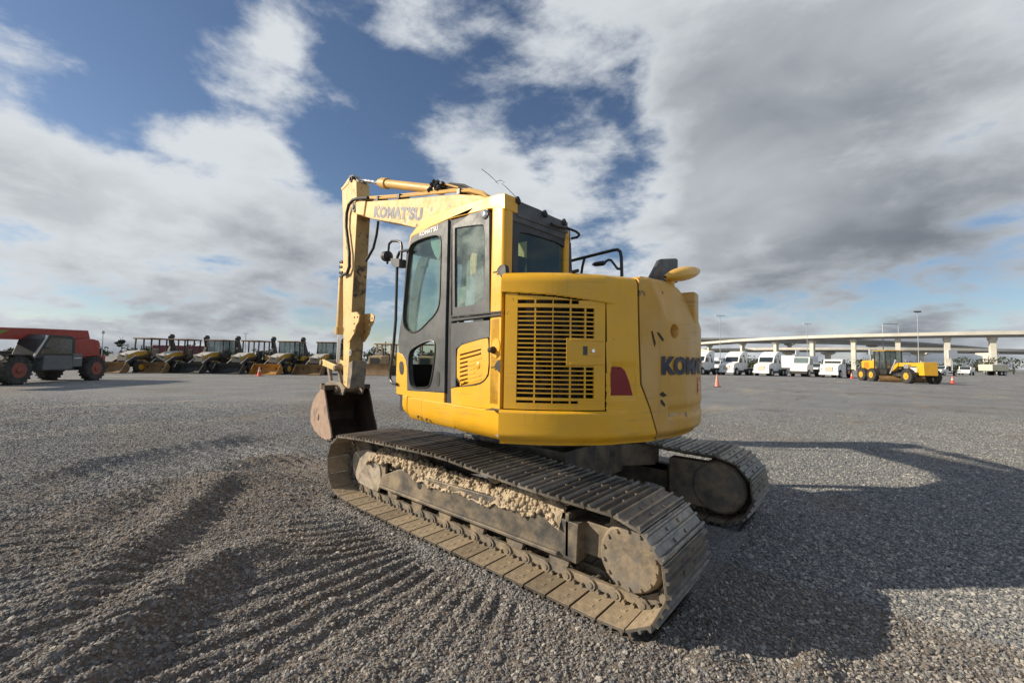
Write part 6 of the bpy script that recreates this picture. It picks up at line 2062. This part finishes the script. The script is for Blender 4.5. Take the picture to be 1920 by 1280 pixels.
# sign gantry
q0, q1 = pxv(1655, 607, 170), pxv(1684, 607, 170)
t = thing('sign_gantry', 'thin highway sign gantry above the viaduct, left of the motor grader pole', 'gantry', (q0[0], q0[1], 0))
dd = q1 - q0
for k in (0, 1):
    MB().cyl((dd[0] * k, dd[1] * k, 0), (dd[0] * k, dd[1] * k, q0[2]), 0.16, n=8).build('post', MT['poles'], t)
MB().bar((0, 0, q0[2]), (dd[0], dd[1], q0[2]), 0.15, 0.35).build('beam', MT['poles'], t)
for px, py, w_, h_, lab in ((1786, 664, 2.4, 2.2, 'small white billboard under the flyover right of the motor grader'), (1633, 660, 1.0, 1.4, 'small white sign above the motor grader engine'), (1495, 660.5, .9, 1.2, 'small white sign above the yard truck')):
    q = pxv(px, py, 110); t = thing('billboard', lab, 'sign', (q[0], q[1], 0), heading(1, 0))
    MB().box(-w_ / 2, w_ / 2, -0.1, 0.1, q[2] - h_ / 2, q[2] + h_ / 2).build('panel', MT['white'], t)
    MB().cyl((0, 0.15, 0), (0, 0.15, q[2]), 0.12, n=8).build('post', MT['poles'], t)

# trees
leaf = bpy.data.materials.new('foliage'); leaf.use_nodes = True
_q = NG(leaf.node_tree); _bs = leaf.node_tree.nodes['Principled BSDF']
_gi = _q.n('ShaderNodeNewGeometry')
_q.link(_q.mix(_gi.outputs['Random Per Island'], (0.030, 0.042, 0.020), (0.085, 0.095, 0.050)), _bs.inputs['Base Color']); _bs.inputs['Roughness'].default_value = 0.8
_bs.inputs['Specular IOR Level'].default_value = 0.15


def crown(mb, c, rx, rz_, n, size, rng, flat=1.0):
    lobes_ = [(rng.normal(0, 0.45, 3) * np.array([rx, rx, rz_]), rng.uniform(0.35, 0.6)) for _ in range(7)]
    for k in range(n):
        lo, s = lobes_[rng.integers(0, 7)]
        d = rng.normal(0, 1, 3); d /= np.linalg.norm(d); d *= s * rng.uniform(0.6, 1.05)
        p = np.array(c) + lo + d * np.array([rx, rx, rz_])
        a = rng.normal(0, 1, 3); a /= np.linalg.norm(a); b = np.cross(a, rng.normal(0, 1, 3)); b /= np.linalg.norm(b)
        sz = size * rng.uniform(0.6, 1.3)
        mb.add([p - a * sz, p + b * sz * 0.7, p + a * sz, p - b * sz * 0.7], [(0, 1, 2, 3)])


def tree(label, px, pybase, v, H, spread, seed, trunk_f=0.35, group='trees beyond the yard'):
    rng = np.random.default_rng(seed)
    q = pxv(px, pybase, v); t = thing('tree', label, 'tree', (q[0], q[1], 0), 0, group)
    tr = MB(); tr.lathe((0, 0, -0.2), (0.1, 0, H * 0.75), [(H * 0.030, 0), (H * 0.02, 0.5), (H * 0.008, 1)], 8)
    for k in range(5):
        a = rng.uniform(0, 6.28); z0 = H * rng.uniform(trunk_f * 0.8, trunk_f + 0.2)
        tr.tube([(0.03, 0, z0), (math.cos(a) * spread * 0.4, math.sin(a) * spread * 0.4, z0 + H * 0.15), (math.cos(a) * spread * 0.7, math.sin(a) * spread * 0.7, z0 + H * 0.22)], H * 0.008, 5)
    tr.build('trunk', MT['wood'], t)
    cr_ = MB(); crown(cr_, (0, 0, H * (1 + trunk_f) / 2), spread, H * (1 - trunk_f) * 0.5, 420, H * 0.045, rng); cr_.build('crown', leaf, t, smooth=0)
    return t


tree('lone flat topped tree standing above the woodland right of the telehandler', 229, 640, 170, 7.6, 1.5, 1, 0.70)
tree('rounded tree showing under the canopy of the first backhoe loader', 272, 645, 150, 4.8, 2.2, 2)
tree('rounded tree right of the canopy of the first backhoe loader', 286, 645, 155, 5.0, 2.4, 3)
tree('small tree behind the utility poles left of the cab', 712, 660, 110, 4.6, 2.6, 4)
tree('dark tree beyond the motor grader rear hood', 1622, 675, 120, 4.6, 4.0, 5)
tree('dark round tree under the flyover right of the white billboard', 1825, 680, 120, 5.2, 5.0, 6)
tree('dark tree under the flyover near the right edge', 1900, 680, 120, 6.0, 5.5, 7)
tree('dark tree behind the left sleeper truck', 1400, 680, 130, 4.2, 4.5, 8)


def woodland(label, pxs, v, H, n, seed):
    rng = np.random.default_rng(seed); mb = MB()
    for k in range(n):
        px = rng.uniform(*pxs); vv = v * rng.uniform(0.9, 1.2); p = pxv(px, hz(px), vv)
        h = H * rng.uniform(0.6, 1.1) * (0.8 + 0.4 * float(vnoise(np.array(px * 0.03), np.array(0.5), seed)))
        crown(mb, (p[0], p[1], h * 0.45), h * 0.8, h * 0.5, 120, h * 0.10, rng)
        mb.box(p[0] - 0.15, p[0] + 0.15, p[1] - 0.15, p[1] + 0.15, -0.3, h * 0.5)
    o = mb.build('woodland', leaf, None, smooth=0)
    return set_props(o, label, 'woodland', None, 'stuff')


woodland('low dark wood along the horizon behind the backhoe loaders', (-250, 960), 220, 5.6, 130, 11)
woodland('low wood along the horizon beneath the viaducts', (1300, 2200), 215, 4.6, 120, 12)
